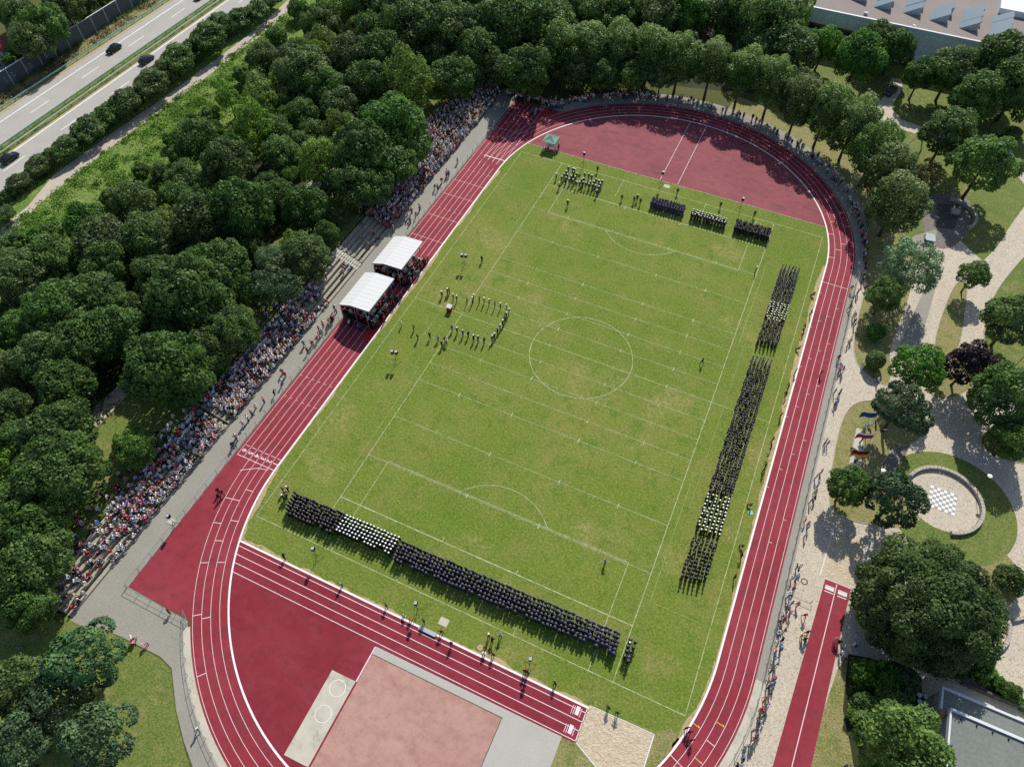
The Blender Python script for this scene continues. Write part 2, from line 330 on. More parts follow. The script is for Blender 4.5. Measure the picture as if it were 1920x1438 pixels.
# infield runway lines
for y in (-54.25,-55.45,-56.6,-57.85): ll.line((-math.sqrt(RI**2-(y+YC)**2)+.1, y), (21.8, y), .09, .034)
for x in (-2.05, 1.85): ll.line((x, 53), (x, YC+math.sqrt(RI**2-x*x)-.1), .09, .034)
ll.line((21.75,-53.6),(21.75,-57.9),.1,.034)
for y0 in (-54.6, -57.0):
    for x in (20.0, 20.25, 21.15): ll.line((x, y0-.5), (x, y0+.6), .07, .034)
def digit(ch, x, y):
    cu = bpy.data.curves.new("digit", 'FONT'); cu.body = ch; cu.size = 1.15; cu.align_x = 'CENTER'; cu.align_y = 'CENTER'; cu.offset = .02
    t_ = bpy.data.objects.new("digit", cu); scene.collection.objects.link(t_); dg = bpy.context.evaluated_depsgraph_get()
    me = bpy.data.meshes.new_from_object(t_.evaluated_get(dg)); bpy.data.objects.remove(t_)
    ll.add([(x+v.co.y, y-v.co.x, .035) for v in me.vertices], [tuple(p_.vertices)for p_ in me.polygons])
for k in range(6): digit(str(k+1), -(RI+(k+.5)*LW*.985), -40.65)
ll.build("track_lines", "track_line")["kind"] = "structure"

kb = MB()
kb.ring(0, YC, RI, .26, .06, 0, 180, 90).ring(0, -YC, RI, .26, .06, 180, 360, 90).line((RI,-YC),(RI,YC),.26,.06).line((-RI,-YC),(-RI,YC),.26,.06)
kb.line((-33.2,-53.55),(21.9,-53.55),.26,.05)
kb.build("track_kerb", "kerb_white")["kind"] = "structure"
mk = MB().line((-33.4,52.65),(33.3,52.65),.14,.05); mk.build("north_edging", "chalk_line")["kind"] = "structure"
ar = MB()
for (a, k) in ((337,1),(341,2),(346,0),(349,2)):
    t = math.radians(a); c0 = RI+(k+.05)*LW; c1 = c0+LW*.85
    p0 = (math.cos(t)*c0, -YC+math.sin(t)*c0); p1 = (math.cos(t)*c1, -YC+math.sin(t)*c1)
    ar.line(p0, p1, .1, .036); ar.line(p1, (p1[0]-.25, p1[1]+.22), .1, .038)
ar.build("lane_arrows", "arrow_yellow")["kind"] = "structure"

# bare soil along the kerb
dm = MB()
def soil(pts_out, inward, wlo, whi):
    ins = []; wv = wlo
    for (x, y), (nx, ny) in zip(pts_out, inward):
        wv = min(whi, max(wlo, wv + random.uniform(-.18, .18))); ins.append((x+nx*wv, y+ny*wv))
    dm.strip(pts_out, ins, .018)
n = 120
soil([(-RI, -41+82*i/n) for i in range(n+1)], [(1,0)]*(n+1), .25, .75)
soil([(RI, -41+82*i/n) for i in range(n+1)], [(-1,0)]*(n+1), .3, 1.0)
A = [ab+(0-ab)*i/30 for i in range(31)]; soil([(RI*math.cos(math.radians(a)), -YC+RI*math.sin(math.radians(a))) for a in A], [(-math.cos(math.radians(a)), -math.sin(math.radians(a))) for a in A], .35, 1.1)
A = [180+(-ab)*i/30 for i in range(31)]; soil([(RI*math.cos(math.radians(a)), -YC+RI*math.sin(math.radians(a))) for a in A], [(-math.cos(math.radians(a)), -math.sin(math.radians(a))) for a in A], .3, .9)
soil([(-33+55*i/n, -53.5) for i in range(n+1)], [(0,1)]*(n+1), .15, .8)
dm.build("bare_soil", "dirt")["kind"] = "structure"
sheet("worn_corner", [(21.9,-53.3),(30.6,-52.6),(32.3,-51.4),(33.6,-52.2),(31.2,-58.4),(21.0,-64),(19.9,-64),(20.0,-58.2),(21.7,-58.1)], .018, "dry_grass")

# pitch line markings (football + gridiron + small courts)
W, L, AF = 33.5, 49.25, 23.65
f = MB(); z = .024; lw = .10
for s in (-1, 1):
    f.line((-W, s*L), (W, s*L), lw*1.15, z).line((s*W, -L), (s*W, L), lw*.9, z)
    f.line((-20.16, s*(L-16.5)), (20.16, s*(L-16.5)), lw, z)
    for q in (-1, 1):
        f.line((q*20.16, s*L), (q*20.16, s*(L-16.5)), lw, z+.001); f.line((q*9.16, s*L), (q*9.16, s*(L-(5.5 if s > 0 else 1.2))), lw, z+.001)
    th = math.degrees(math.acos(5.5/9.15)); base = -90 if s > 0 else 90
    f.ring(0, s*(L-11), 9.15, lw, z+.001, base-th, base+th, 24)
f.ring(0, 0, 9.15, lw*1.1, z+.002, 0, 360, 72).line((-W,0),(W,0), lw, z+.001)
f.build("football_lines", "chalk_line")["kind"] = "structure"
g = MB(); z = .030
for s in (-1, 1):
    g.line((s*AF, -L+.1), (s*AF, L-.1), .11, z)
    for y in (4.12, 8.23, 12.4, 16.5, 24.8, 33.0):
        g.line((-AF, s*y), (AF, s*y), .075, z-.002)
        for hx in (-15.75, -6, 6, 15.75): g.line((hx, s*y-.45), (hx, s*y+.45), .13, z+.001)
    g.line((-AF, s*41.2), (AF, s*41.2), .16, z-.002)
    for hx in (-6, 6): g.line((hx, s*41.2-.1), (hx, s*41.2-s*.7), .13, z+.001)
for hx in (-15.75, -6, 6, 15.75): g.line((hx,-.45),(hx,.45),.12,z+.001)
g.build("gridiron_lines", "chalk_line")["kind"] = "structure"
h = MB(); z = .036
for y in (2.3, -2.1): h.line((-W, y), (W, y), .08, z)
for sx in (-1, 1):
    for sy in (-1, 1):
        h.line((sx*W, sy*37.0), (sx*24.8, sy*37.0), .11, z).line((sx*24.8, sy*37.0), (sx*24.8, sy*14.4), .11, z+.001).line((sx*W, sy*14.4), (sx*24.8, sy*14.4), .1, z)
        h.line((sx*W, sy*20.45), (sx*AF, sy*20.45), .1, z)
    h.line((sx*27.6, -20.4), (sx*27.6, 20.4), .07, z+.002).line((sx*25.8,-20.4),(sx*25.8,20.4),.07,z+.002)
h.build("court_lines", "faint_line")["kind"] = "structure"

# bottom throwing area, sand pits, pads
sheet("grey_paving", [(-7.1,-58.3),(20,-58.1),(20,-70),(12.2,-70),(12.2,-59.2),(-7.0,-59.35),(-7.0,-63.3),(-7.2,-63.3)], .020, "grey_paving")
sheet("pale_red_court", [(-6.95,-59.35),(12.15,-59.2),(12.15,-90),(-6.95,-90)], .020, "pale_red")
MB().line((-7.15,-58.4),(-7.15,-63.3),.12,.034).build("court_edging","track_line")["kind"]="structure"
MB().line((-7.0,-59.38),(12.2,-59.26),.09,.036).line((12.2,-59.2),(12.2,-75),.09,.036).build("court_gutter","stone_dark")["kind"]="structure"
sheet("throwing_pad", [(-10.8,-63.35),(-7.2,-63.3),(-7.2,-74.3),(-10.7,-74.4)], .026, "concrete")
sp = MB()
for y in (-65.0,-68.4): sp.ring(-8.9, y, 1.05, .07, .036, 0, 360, 32)
sp.build("throwing_circles", "kerb_white")["kind"] = "structure"
MB().ring(-8.9,-68.4,1.25,.05,.038,-60,60,12).build("toe_board","white_paint")["kind"]="structure"
sheet("long_jump_sand", [(21.9,-53.2),(30.55,-53.0),(30.5,-62),(21.9,-58.0)], .026, "sand")
MB().line((21.9,-53.2),(30.55,-53.0),.1,.05).line((30.55,-53),(30.5,-60),.14,.05).line((21.9,-58.0),(27,-60.4),.12,.05).build("sand_pit_edging","white_paint")["kind"]="structure"
for i, y in enumerate((-54.45,-56.85)):
    o = MB().box(20.45,20.95,y-.55,y+.55,.026,.045).build("takeoff_board","track_line"); tag(o, ["pink-white take-off board beside the grass edge of the lower runway","pink-white take-off board on the outer lane of the lower runway"][i], "take-off board", "take-off boards at the lower sand pit")

# asphalt walk on the terrace side, round the bottom corner and round the north bend
sheet("terrace_walk", [(-47.5,-72.8),(-43.2,-72.8),(-43.2,69),(-48.2,71)], .006, "asphalt")
sheet("corner_walk", [(-45.95,-71.87),(-44.06,-72.14),(-39.52,-71.64),(-32.75,-71.48),(-30.31,-72.02),(-26.37,-75.85),(-22.97,-78.39),(-20.06,-80.20),(-16.70,-82.54),(-13.67,-81.16),(-18.85,-77.83),(-25.14,-73.16),(-30.76,-68.25),(-32.52,-66.12),(-43.35,-65.86),(-46.27,-63.73)], .010, "asphalt")
sheet("bend_walk", arc(0,YC,RO,-5,180,40)[::1]+arc(0,YC,RO+4.5,175,-5,40), .004, "asphalt")
MB().strip([(RO,-YC),(RO,YC)],[(RO+1.5,-YC),(RO+1.5,YC)],.010).build("gutter_walk","asphalt")["kind"]="structure"
MB().strip(arc(0,-YC,RO,270,360,30),arc(0,-YC,RO+1.5,270,360,30),.010).strip(arc(0,-YC,RO,219,268,30),arc(0,-YC,RO+1.0,219,268,30),.012).build("bend_gutter","concrete")["kind"]="structure"
sheet("corner_lawn", [(-57.38,-75.65),(-48.74,-72.50),(-44.90,-71.96),(-39.36,-71.80),(-32.56,-71.69),(-30.30,-72.24),(-26.49,-75.91),(-22.57,-78.87),(-16.99,-82.67),(-38.81,-92.65)], .005, "park_grass")
sheet("slope_lawn", [(-70.99,-46.65),(-67.22,-39.53),(-63.67,-40.92),(-58.43,-49.82),(-58.97,-41.11),(-54.36,-41.30),(-54.60,-52.27),(-54.44,-58.21),(-54.20,-62.84),(-58.76,-59.21),(-60.12,-52.72)], .016, "park_grass")

# ---------------------------------------------------------------- east park
sheet("park_lawn", [(RO+1.5,-95),(120,-95),(120,150),(10,150),(10,90),(25,86),(38,68),(43,50)], .006, "park_grass")
sheet("tree_row_soil", arc(0,YC,RO+4.4,8,84,40)+arc(0,YC,RO+10,84,8,40), .012, "dry_grass")
sheet("cobbled_plaza", [(RO+1.4,-YC)]+[(RO+1.4,30)]+[(41.18,46.96),(43.55,41.09),(45.51,36.29),(50.79,41.01),(51.51,45.25),(54.13,59.79),(56.78,62.79),(61.21,57.91),(63.63,55.70),(66.03,61.33),(67.79,67.89),(70.61,76.87),(77.83,91.58),(77.65,-39.43),(38.84,-57.16)]+arc(0,-YC,RO+1.4,-28,0,10), .014, "cobbles")
def bed(name, pts, m, z=.022, kerb=True):
    o = sheet(name, pts, z, m)
    if not kerb: return o
    k = MB(); c = Vector((sum(p[0] for p in pts)/len(pts), sum(p[1] for p in pts)/len(pts)))
    n = len(pts)
    for i in range(n):
        a = Vector(pts[i]); b = Vector(pts[(i+1) % n]); d = (b-a); l = d.length
        if l < .05: continue
        d /= l; nn = Vector((-d.y, d.x))*.06
        k.add([(*(a+nn), 0.0), (*(a-nn), 0.0), (*(b-nn), 0.0), (*(b+nn), 0.0), (*(a+nn), .09), (*(a-nn), .09), (*(b-nn), .09), (*(b+nn), .09)], [(4,5,6,7),(0,1,5,4),(1,2,6,5),(2,3,7,6),(3,0,4,7)])
    k.build("kerb", "stone_wall", o)
    return o
def smooth(pts, it=2):
    for _ in range(it):
        q = []
        for i in range(len(pts)):
            a, b = pts[i], pts[(i+1) % len(pts)]; q += [(a[0]*.75+b[0]*.25, a[1]*.75+b[1]*.25), (a[0]*.25+b[0]*.75, a[1]*.25+b[1]*.75)]
        pts = q
    return pts
bed("lawn_bed", smooth([(40.95,48.53),(43.55,41.09),(43.36,30.86),(43.46,23.84),(44.25,19.89),(45.98,17.43),(50.45,15.57),(50.71,19.23),(49.66,23.99),(50.22,29.32),(51.19,37.42),(51.95,48.66),(48.97,57.40),(42.10,61.41)]), "dry_grass", .019)
bed("lawn_strip", smooth([(59.24,47.72),(61.33,48.22),(61.35,43.61),(61.19,29.71),(58.76,24.23),(57.16,22.20),(56.73,30.93),(57.87,40.51)]), "dry_grass")
bed("lawn_bank", smooth([(74.82,69.38),(68.28,54.12),(65.37,44.42),(64.72,35.45),(65.46,29.95),(68.02,25.68),(75.23,26.75)]), "park_grass")
bed("pine_bed", smooth([(47.71,11.61),(45.60,9.79),(44.56,6.93),(44.27,3.32),(44.27,-1.81),(44.67,-8.99),(45.58,-11.96),(48.21,-12.50),(52.01,-11.71),(56.46,-10.14),(58.80,-6.66),(56.70,-3.66),(54.81,-2.48),(52.29,-3.64),(51.44,-1.42),(51.91,1.27),(53.24,3.96),(55.55,5.58),(56.88,7.98),(57.21,12.40),(53.77,14.16)]), "dry_grass")
bed("corner_bed", smooth([(65.36,11.55),(68.77,17.73),(75.27,23.10),(75.38,10.88),(72.28,9.24),(69.13,8.65),(66.30,9.20)]), "ground_grass")
bed("maple_bed", smooth([(55.76,29.52),(60.15,31.55),(63.91,29.23),(64.98,25.81),(63.13,20.55),(59.53,17.05),(56.52,16.89)]), "dry_grass", .025, False)
sheet("slab_strip", [(54.70,48.00),(56.23,49.67),(54.46,27.82),(51.13,26.29)], .022, "asphalt")
ringl = sheet("round_lawn", arc(62,-3.6,9.7,0,360,60)[:-1], .020, "park_grass")
sheet("round_walk", [(51.62,-0.27),(53.21,4.17),(55.23,5.43),(54.96,3.43),(53.75,-0.35),(53.44,-3.11),(52.77,-5.46),(50.93,-3.74)], .024, "dark_cobbles")
sheet("chess_court", arc(61,-3,5.3,0,360,48)[:-1], .028, "cobbles")
sheet("side_court", arc(66.6,-20.6,4.3,0,360,40)[:-1], .022, "cobbles")
sheet("side_lawn", arc(67.5,-12.5,5.0,0,360,40)[:-1], .018, "dry_grass")
sheet("hedge_bed", [(51.35,-32.57),(54.73,-31.78),(60.94,-32.30),(61.60,-35.59),(63.26,-35.88),(63.08,-39.70),(62.93,-46.15),(55.28,-49.65),(53.48,-44.09),(51.85,-40.05)], .022, "forest_floor")
sheet("runway_verge", [(50.39,-35.28),(51.48,-32.51),(52.04,-39.97),(53.60,-44.03),(54.99,-49.78),(47.53,-53.19),(48.60,-48.80)], .020, "dry_grass")
sheet("shade_path", [(51.12,-31.12),(52.78,-30.36),(63.21,-31.48),(61.95,-35.78),(61.28,-35.73),(60.85,-32.71),(54.76,-32.00)], .028, "path_gravel")
sheet("jump_runway", [(46.7,-23.3),(50.3,-23.3),(48.0+.9,-60),(44.4,-60)], .026, "track_red")
MB().line((48.35,-23.4),(46.7,-60),.1,.036).line((46.6,-23.2),(50.4,-23.2),.1,.037).build("runway_line","track_line")["kind"]="structure"
sheet("jump_sand", [(46.0,-23.05),(46.5,-14.4),(51.6,-14.3),(50.5,-23.0)], .024, "sand")
MB().line((45.9,-23.1),(46.5,-14.4),.13,.05).line((46.5,-14.4),(51.6,-14.3),.13,.052).line((51.6,-14.3),(51.3,-20),.13,.05).build("jump_pit_edging","white_paint")["kind"]="structure"
for i, (cx, sl) in enumerate(((47.5,0),(49.3,0))):
    o = MB().box(cx-.62,cx+.62,-24.75,-24.3,.028,.05).box(cx-.62,cx+.62,-24.25,-24.1,.028,.048).box(cx-.62,cx+.62,-25.15,-25.02,.028,.048).build("takeoff_board","white_paint")
    tag(o, ["white take-off board nearest the running track on the side runway","white take-off board under the big tree on the side runway"][i], "take-off board", "take-off boards at the upper sand pit")
# paths of the north east lawn
sheet("drive", [(38.82,116.39),(41.63,116.63),(41.71,111.43),(40.84,105.95),(40.56,102.11),(43.20,98.53),(49.94,97.23),(56.48,96.19),(56.68,93.39),(49.90,93.80),(43.65,94.54),(38.58,96.38),(36.66,101.52),(37.97,105.86),(38.55,111.25)], .016, "cobbles")
sheet("upper_path", [(63.32,102.09),(65.95,102.86),(67.92,95.35),(70.54,88.19),(77.82,83.65),(77.81,74.33),(70.40,85.11),(67.55,89.89),(65.67,95.39)], .016, "cobbles")
sheet("yard_path", [(-8.91,121.26),(-5.99,118.61),(-0.27,113.22),(1.83,110.44),(0.12,108.79),(-4.58,113.26),(-9.25,117.08)], .016, "path_gravel")
sheet("memorial_court", smooth([(51.15,64.69),(51.25,71.32),(54.74,74.87),(59.58,75.18),(61.16,70.26),(60.78,64.64),(58.65,58.42),(55.36,55.20),(52.53,58.18)],1), .020, "dark_cobbles")
sheet("memorial_slab", [(53.74,70.18),(58.22,71.69),(57.81,62.91),(53.70,62.25)], .028, "stone_dark")
sheet("grey_apron", [(50.21,57.45),(54.48,61.72),(54.58,54.84),(49.66,51.22)], .024, "asphalt")

# ---------------------------------------------------------------- motorway and its path
sheet("motorway_west", [(-151.8,-300),(-141.3,-300),(-141.3,400),(-151.8,400)], .012, "road_asphalt")
sheet("motorway_east", [(-137.7,-300),(-127.2,-300),(-127.2,400),(-137.7,400)], .012, "road_asphalt")
rl = MB().line((-148.7,-300),(-148.7,400),.28,.020).line((-137.15,-300),(-137.15,400),.3,.020).line((-141.55,-300),(-141.55,400),.16,.020)
for k in range(-12, 18):
    y = 16.6 + 16.5*k; rl.line((-145.15,y-2.9),(-145.15,y+2.9),.2,.020); rl.line((-133.5,y-5),(-133.5,y+1),.2,.020)
rl.build("motorway_markings","kerb_white")["kind"]="structure"
MB().line((-151.2,-300),(-151.2,400),.5,.016).line((-137.75,-300),(-137.75,400),.35,.016).build("road_dust_strip","dirt")["kind"]="structure"
sheet("median_strip", [(-141.3,-300),(-137.7,-300),(-137.7,400),(-141.3,400)], .008, "park_grass")
sheet("motorway_verge", [(-158,-300),(-151.8,-300),(-151.8,400),(-158,400)], .008, "dry_grass")
sheet("motorway_bank", [(-127.2,-300),(-122,-300),(-122,400),(-127.2,400)], .006, "meadow")
pl = [(-115.86,-29.82),(-117.48,-20.61),(-118.19,-16.56),(-118.83,-11.03),(-119.45,-8.12),(-120.51,-1.40),(-120.33,13.20),(-119.36,29.97),(-118.94,49.73),(-118.67,67.33),(-120.21,84.30),(-122.82,116.17)]
pw = [1.3,1.3,1.4,.9,1.2,2.1,1.9,1.7,1.6,1.6,1.6,1.6]
lft, rgt = [], []
for i in range(len(pl)):
    a = Vector(pl[max(0,i-1)]); b = Vector(pl[min(len(pl)-1,i+1)]); d = (b-a).normalized(); nn = Vector((-d.y,d.x))
    lft.append(tuple(Vector(pl[i])+nn*pw[i])); rgt.append(tuple(Vector(pl[i])-nn*pw[i]))
MB().strip(lft,rgt,.018).build("footpath","path_gravel")["kind"]="structure"
sheet("wood_path", [(-69.44,-48.24),(-70.16,-44.50),(-69.46,-37.71),(-66.64,-39.27),(-66.61,-45.21),(-67.34,-48.64)], .020, "path_gravel")
sheet("clearing_path", [(-71.08,18.40),(-69.96,24.94),(-68.82,29.62),(-65.71,26.91),(-67.40,22.09),(-68.54,16.66)], .020, "path_gravel")
sheet("lane_fragment", [(-70.77,-31.59),(-69.87,-28.48),(-68.17,-29.05),(-68.50,-32.13)], .020, "path_gravel")
# ---------------------------------------------------------------- vegetation
def crown_mesh(name, mat_name, v, nlobes, lobe_r, leaves, leaf, spread=1.0, bottom=-.55, tuft=False, seed=0, cone=0.0):
    """unit crown: lobes over an ellipsoid (radius 1, half height v), leaf faces over the lobes' outer sides and inside"""
    rg = np.random.default_rng(seed); lob = []
    tries = 0
    while len(lob) < nlobes and tries < 6000:
        tries += 1
        d = rg.normal(size=3); d /= np.linalg.norm(d)
        if d[2] < bottom: continue
        rr = rg.uniform(.48, .86)*spread; q = d*rr; lr = lobe_r*rg.uniform(.6, 1.4)
        if cone: s_ = 1-cone*max(0, q[2]); q[:2] *= s_
        if any(np.linalg.norm(q-o[0]) < .62*(lr+o[1]) for o in lob): continue
        lob.append((q, lr))
    lob.append((np.zeros(3), .55))
    wts = np.array([l[1]**2 for l in lob]); wts[-1] *= .25; wts /= wts.sum()
    pick = rg.choice(len(lob), leaves, p=wts)
    cen = np.array([l[0] for l in lob])[pick]; rad = np.array([l[1] for l in lob])[pick]
    n = rg.normal(size=(leaves, 3)); n[:, 2] *= .75 if not tuft else .45; n /= np.linalg.norm(n, axis=1)[:, None]
    out = cen/(np.linalg.norm(cen, axis=1)[:, None]+1e-6)
    flip = (n*(out+np.array([0, 0, .55]))).sum(1) < -.15; n[flip] *= -1
    depth = np.where(rg.random(leaves) < .8, rg.normal(1.0, .09, leaves), rg.uniform(.5, 1.0, leaves))
    pos = cen + n*(rad*depth)[:, None]; pos[:, 2] *= v
    kf = 1.03/np.percentile(np.linalg.norm(pos[:, :2], axis=1), 97); pos *= kf
    nn = n*.9 + rg.normal(size=(leaves, 3))*.5 + np.array([0, 0, .3]); nn /= np.linalg.norm(nn, axis=1)[:, None]
    a = np.cross(nn, rg.normal(size=(leaves, 3))); a /= np.linalg.norm(a, axis=1)[:, None]; b = np.cross(nn, a)
    sz = leaf*rg.uniform(.55, 1.35, leaves)[:, None]; asp = rg.uniform(.5, .95, leaves)[:, None]
    bend = nn*sz*.25
    V = np.stack([pos-a*sz, pos-b*sz*asp-bend, pos+a*sz, pos+b*sz*asp-bend], 1).reshape(-1, 3)
    me = bpy.data.meshes.new(name); F = np.arange(leaves*4).reshape(-1, 4)
    me.vertices.add(len(V)); me.vertices.foreach_set("co", V.astype(np.float32).ravel())
    me.loops.add(leaves*4); me.loops.foreach_set("vertex_index", F.ravel().astype(np.int32))
    me.polygons.add(leaves); me.polygons.foreach_set("loop_start", (np.arange(leaves)*4).astype(np.int32)); me.polygons.foreach_set("loop_total", np.full(leaves, 4, np.int32))
    me.update(); me.validate(); me.materials.append(MAT[mat_name]); return me

def trunk_mesh(name, seed, limbs=5):
    rg = random.Random(seed); m = MB(); n = 7
    pts = [(0,0,-.03)]; x = y = 0
    for i in range(1, 5): x += rg.uniform(-.03,.03); y += rg.uniform(-.03,.03); pts.append((x, y, i*.25))
    rr = [.07,.05,.042,.034,.018]
    for i in range(4): m.tube(pts[i], pts[i+1], rr[i], rr[i+1], n)
    for k in range(limbs):
        t = rg.uniform(.5,.95); i = min(3, int(t*4)); a = Vector(pts[i]).lerp(Vector(pts[i+1]), t*4-i); an = 2*math.pi*k/limbs+rg.uniform(-.4,.4)
        e = a + Vector((math.cos(an)*rg.uniform(.3,.6), math.sin(an)*rg.uniform(.3,.6), rg.uniform(.12,.3)))
        mid = a.lerp(e,.5)+Vector((0,0,.04)); m.tube(a, mid, .022, .016, 5); m.tube(mid, e, .016, .006, 5)
        for q in range(2):
            e2 = mid + Vector((rg.uniform(-.25,.25), rg.uniform(-.25,.25), rg.uniform(.1,.25))); m.tube(mid, e2, .011, .004, 4)
    me = m.mesh(name); me.materials.append(MAT["bark"]); return me

PROTO = {
 'b': [crown_mesh("crown", "leaf_broad", .98, 46, .30, 8500, .046, seed=s) for s in (1,2,3)],
 'm': [crown_mesh("crown", "leaf_maple", .95, 60, .27, 10000, .042, seed=s) for s in (4,5,6)],
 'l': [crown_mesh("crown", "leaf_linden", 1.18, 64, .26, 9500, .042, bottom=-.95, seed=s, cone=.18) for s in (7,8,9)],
 'k': [crown_mesh("crown", "leaf_birch", 1.2, 40, .24, 6000, .042, bottom=-.6, seed=s, tuft=True, cone=.25) for s in (10,11)],
 'p': [crown_mesh("crown", "leaf_pine", .85, 30, .24, 7500, .040, spread=1.08, seed=s, tuft=True) for s in (12,13)],
 's': [crown_mesh("crown", "leaf_silver", .95, 60, .22, 8000, .036, seed=14)],
 'g': [crown_mesh("crown", "leaf_bright", .9, 26, .33, 4000, .070, seed=s) for s in (15,16)],
 'u': [crown_mesh("crown", "leaf_purple", .95, 40, .26, 6500, .048, spread=1.05, seed=17)],
 'h': [crown_mesh("crown", "leaf_broad", .95, 26, .34, 4500, .062, bottom=-.3, seed=s) for s in (18,19)],
 'd': [crown_mesh("crown", "leaf_dry", .9, 30, .26, 2600, .05, seed=20)],
 'o': [crown_mesh("crown", "leaf_maple", .97, 1, .2, 10, .08, seed=21)],
 't': [crown_mesh("crown", "leaf_bright", .95, 50, .27, 8000, .046, seed=s) for s in (22,23)],
}
def ball_mesh():
    rg = np.random.default_rng(5); n = 3500
    d = rg.normal(size=(n,3)); d /= np.linalg.norm(d,axis=1)[:,None]; pos = d*rg.normal(.96,.03,n)[:,None]
    nn = d+rg.normal(size=(n,3))*.45; nn /= np.linalg.norm(nn,axis=1)[:,None]; a = np.cross(nn, rg.normal(size=(n,3))); a /= np.linalg.norm(a,axis=1)[:,None]; b = np.cross(nn,a); s = .075
    V = np.stack([pos-a*s, pos-b*s, pos+a*s, pos+b*s],1).reshape(-1,3)
    me = bpy.data.meshes.new("crown"); me.from_pydata(V.tolist(), [], np.arange(n*4).reshape(-1,4).tolist()); me.materials.append(MAT["leaf_maple"]); return me
PROTO['o'] = [ball_mesh()]
PROTO['M'] = [crown_mesh("crown", "leaf_maple", .9, 150, .19, 60000, .022, seed=31)]; PROTO['T'] = [crown_mesh("crown", "leaf_maple", .92, 110, .19, 36000, .022, seed=32)]
TRUNK = [trunk_mesh("trunk", s) for s in range(4)]
KN = {'b': ("broadleaf_tree","tree"), 'm': ("maple_tree","tree"), 'l': ("linden_tree","tree"), 'k': ("birch_tree","tree"), 'p': ("pine_tree","tree"), 's': ("silver_leaved_tree","tree"), 'g': ("leafy_shrub","shrub"), 'u': ("purple_tree","tree"), 'h': ("shrub","shrub"), 'd': ("dry_shrub","shrub"), 'o': ("clipped_bush","bush"), 't': ("young_tree","tree")}
DESC = {'b': "dark green broadleaf tree", 'm': "dense rounded maple", 'l': "tall linden with pale tips", 'k': "light yellow-green birch", 'p': "grey-green pine", 's': "silvery green tree", 'g': "bright green leafy shrub", 'u': "dark purple-leaved tree", 'h': "dark green shrub", 'd': "dry brownish shrub", 'o': "clipped round bush", 't': "fresh green tree"}
WHERE = {0: ("in the hedge strip beside the motorway", "shrubs between motorway and footpath"), 1: ("in the thicket next to the sunny meadow", "trees along the meadow"), 2: ("in the wood behind the terraces", "trees in the wood behind the terraces"),
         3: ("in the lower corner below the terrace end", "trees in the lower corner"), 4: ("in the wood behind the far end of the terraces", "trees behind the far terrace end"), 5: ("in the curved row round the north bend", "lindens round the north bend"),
         6: ("in the grounds before the flat-roofed hall", "trees before the hall"), 7: ("in the cobbled park east of the track", "trees in the cobbled park"), 8: ("behind the noise barrier of the motorway", "plants behind the noise barrier"), 9: ("filling the deep wood between meadow and terraces", "trees filling the wood")}
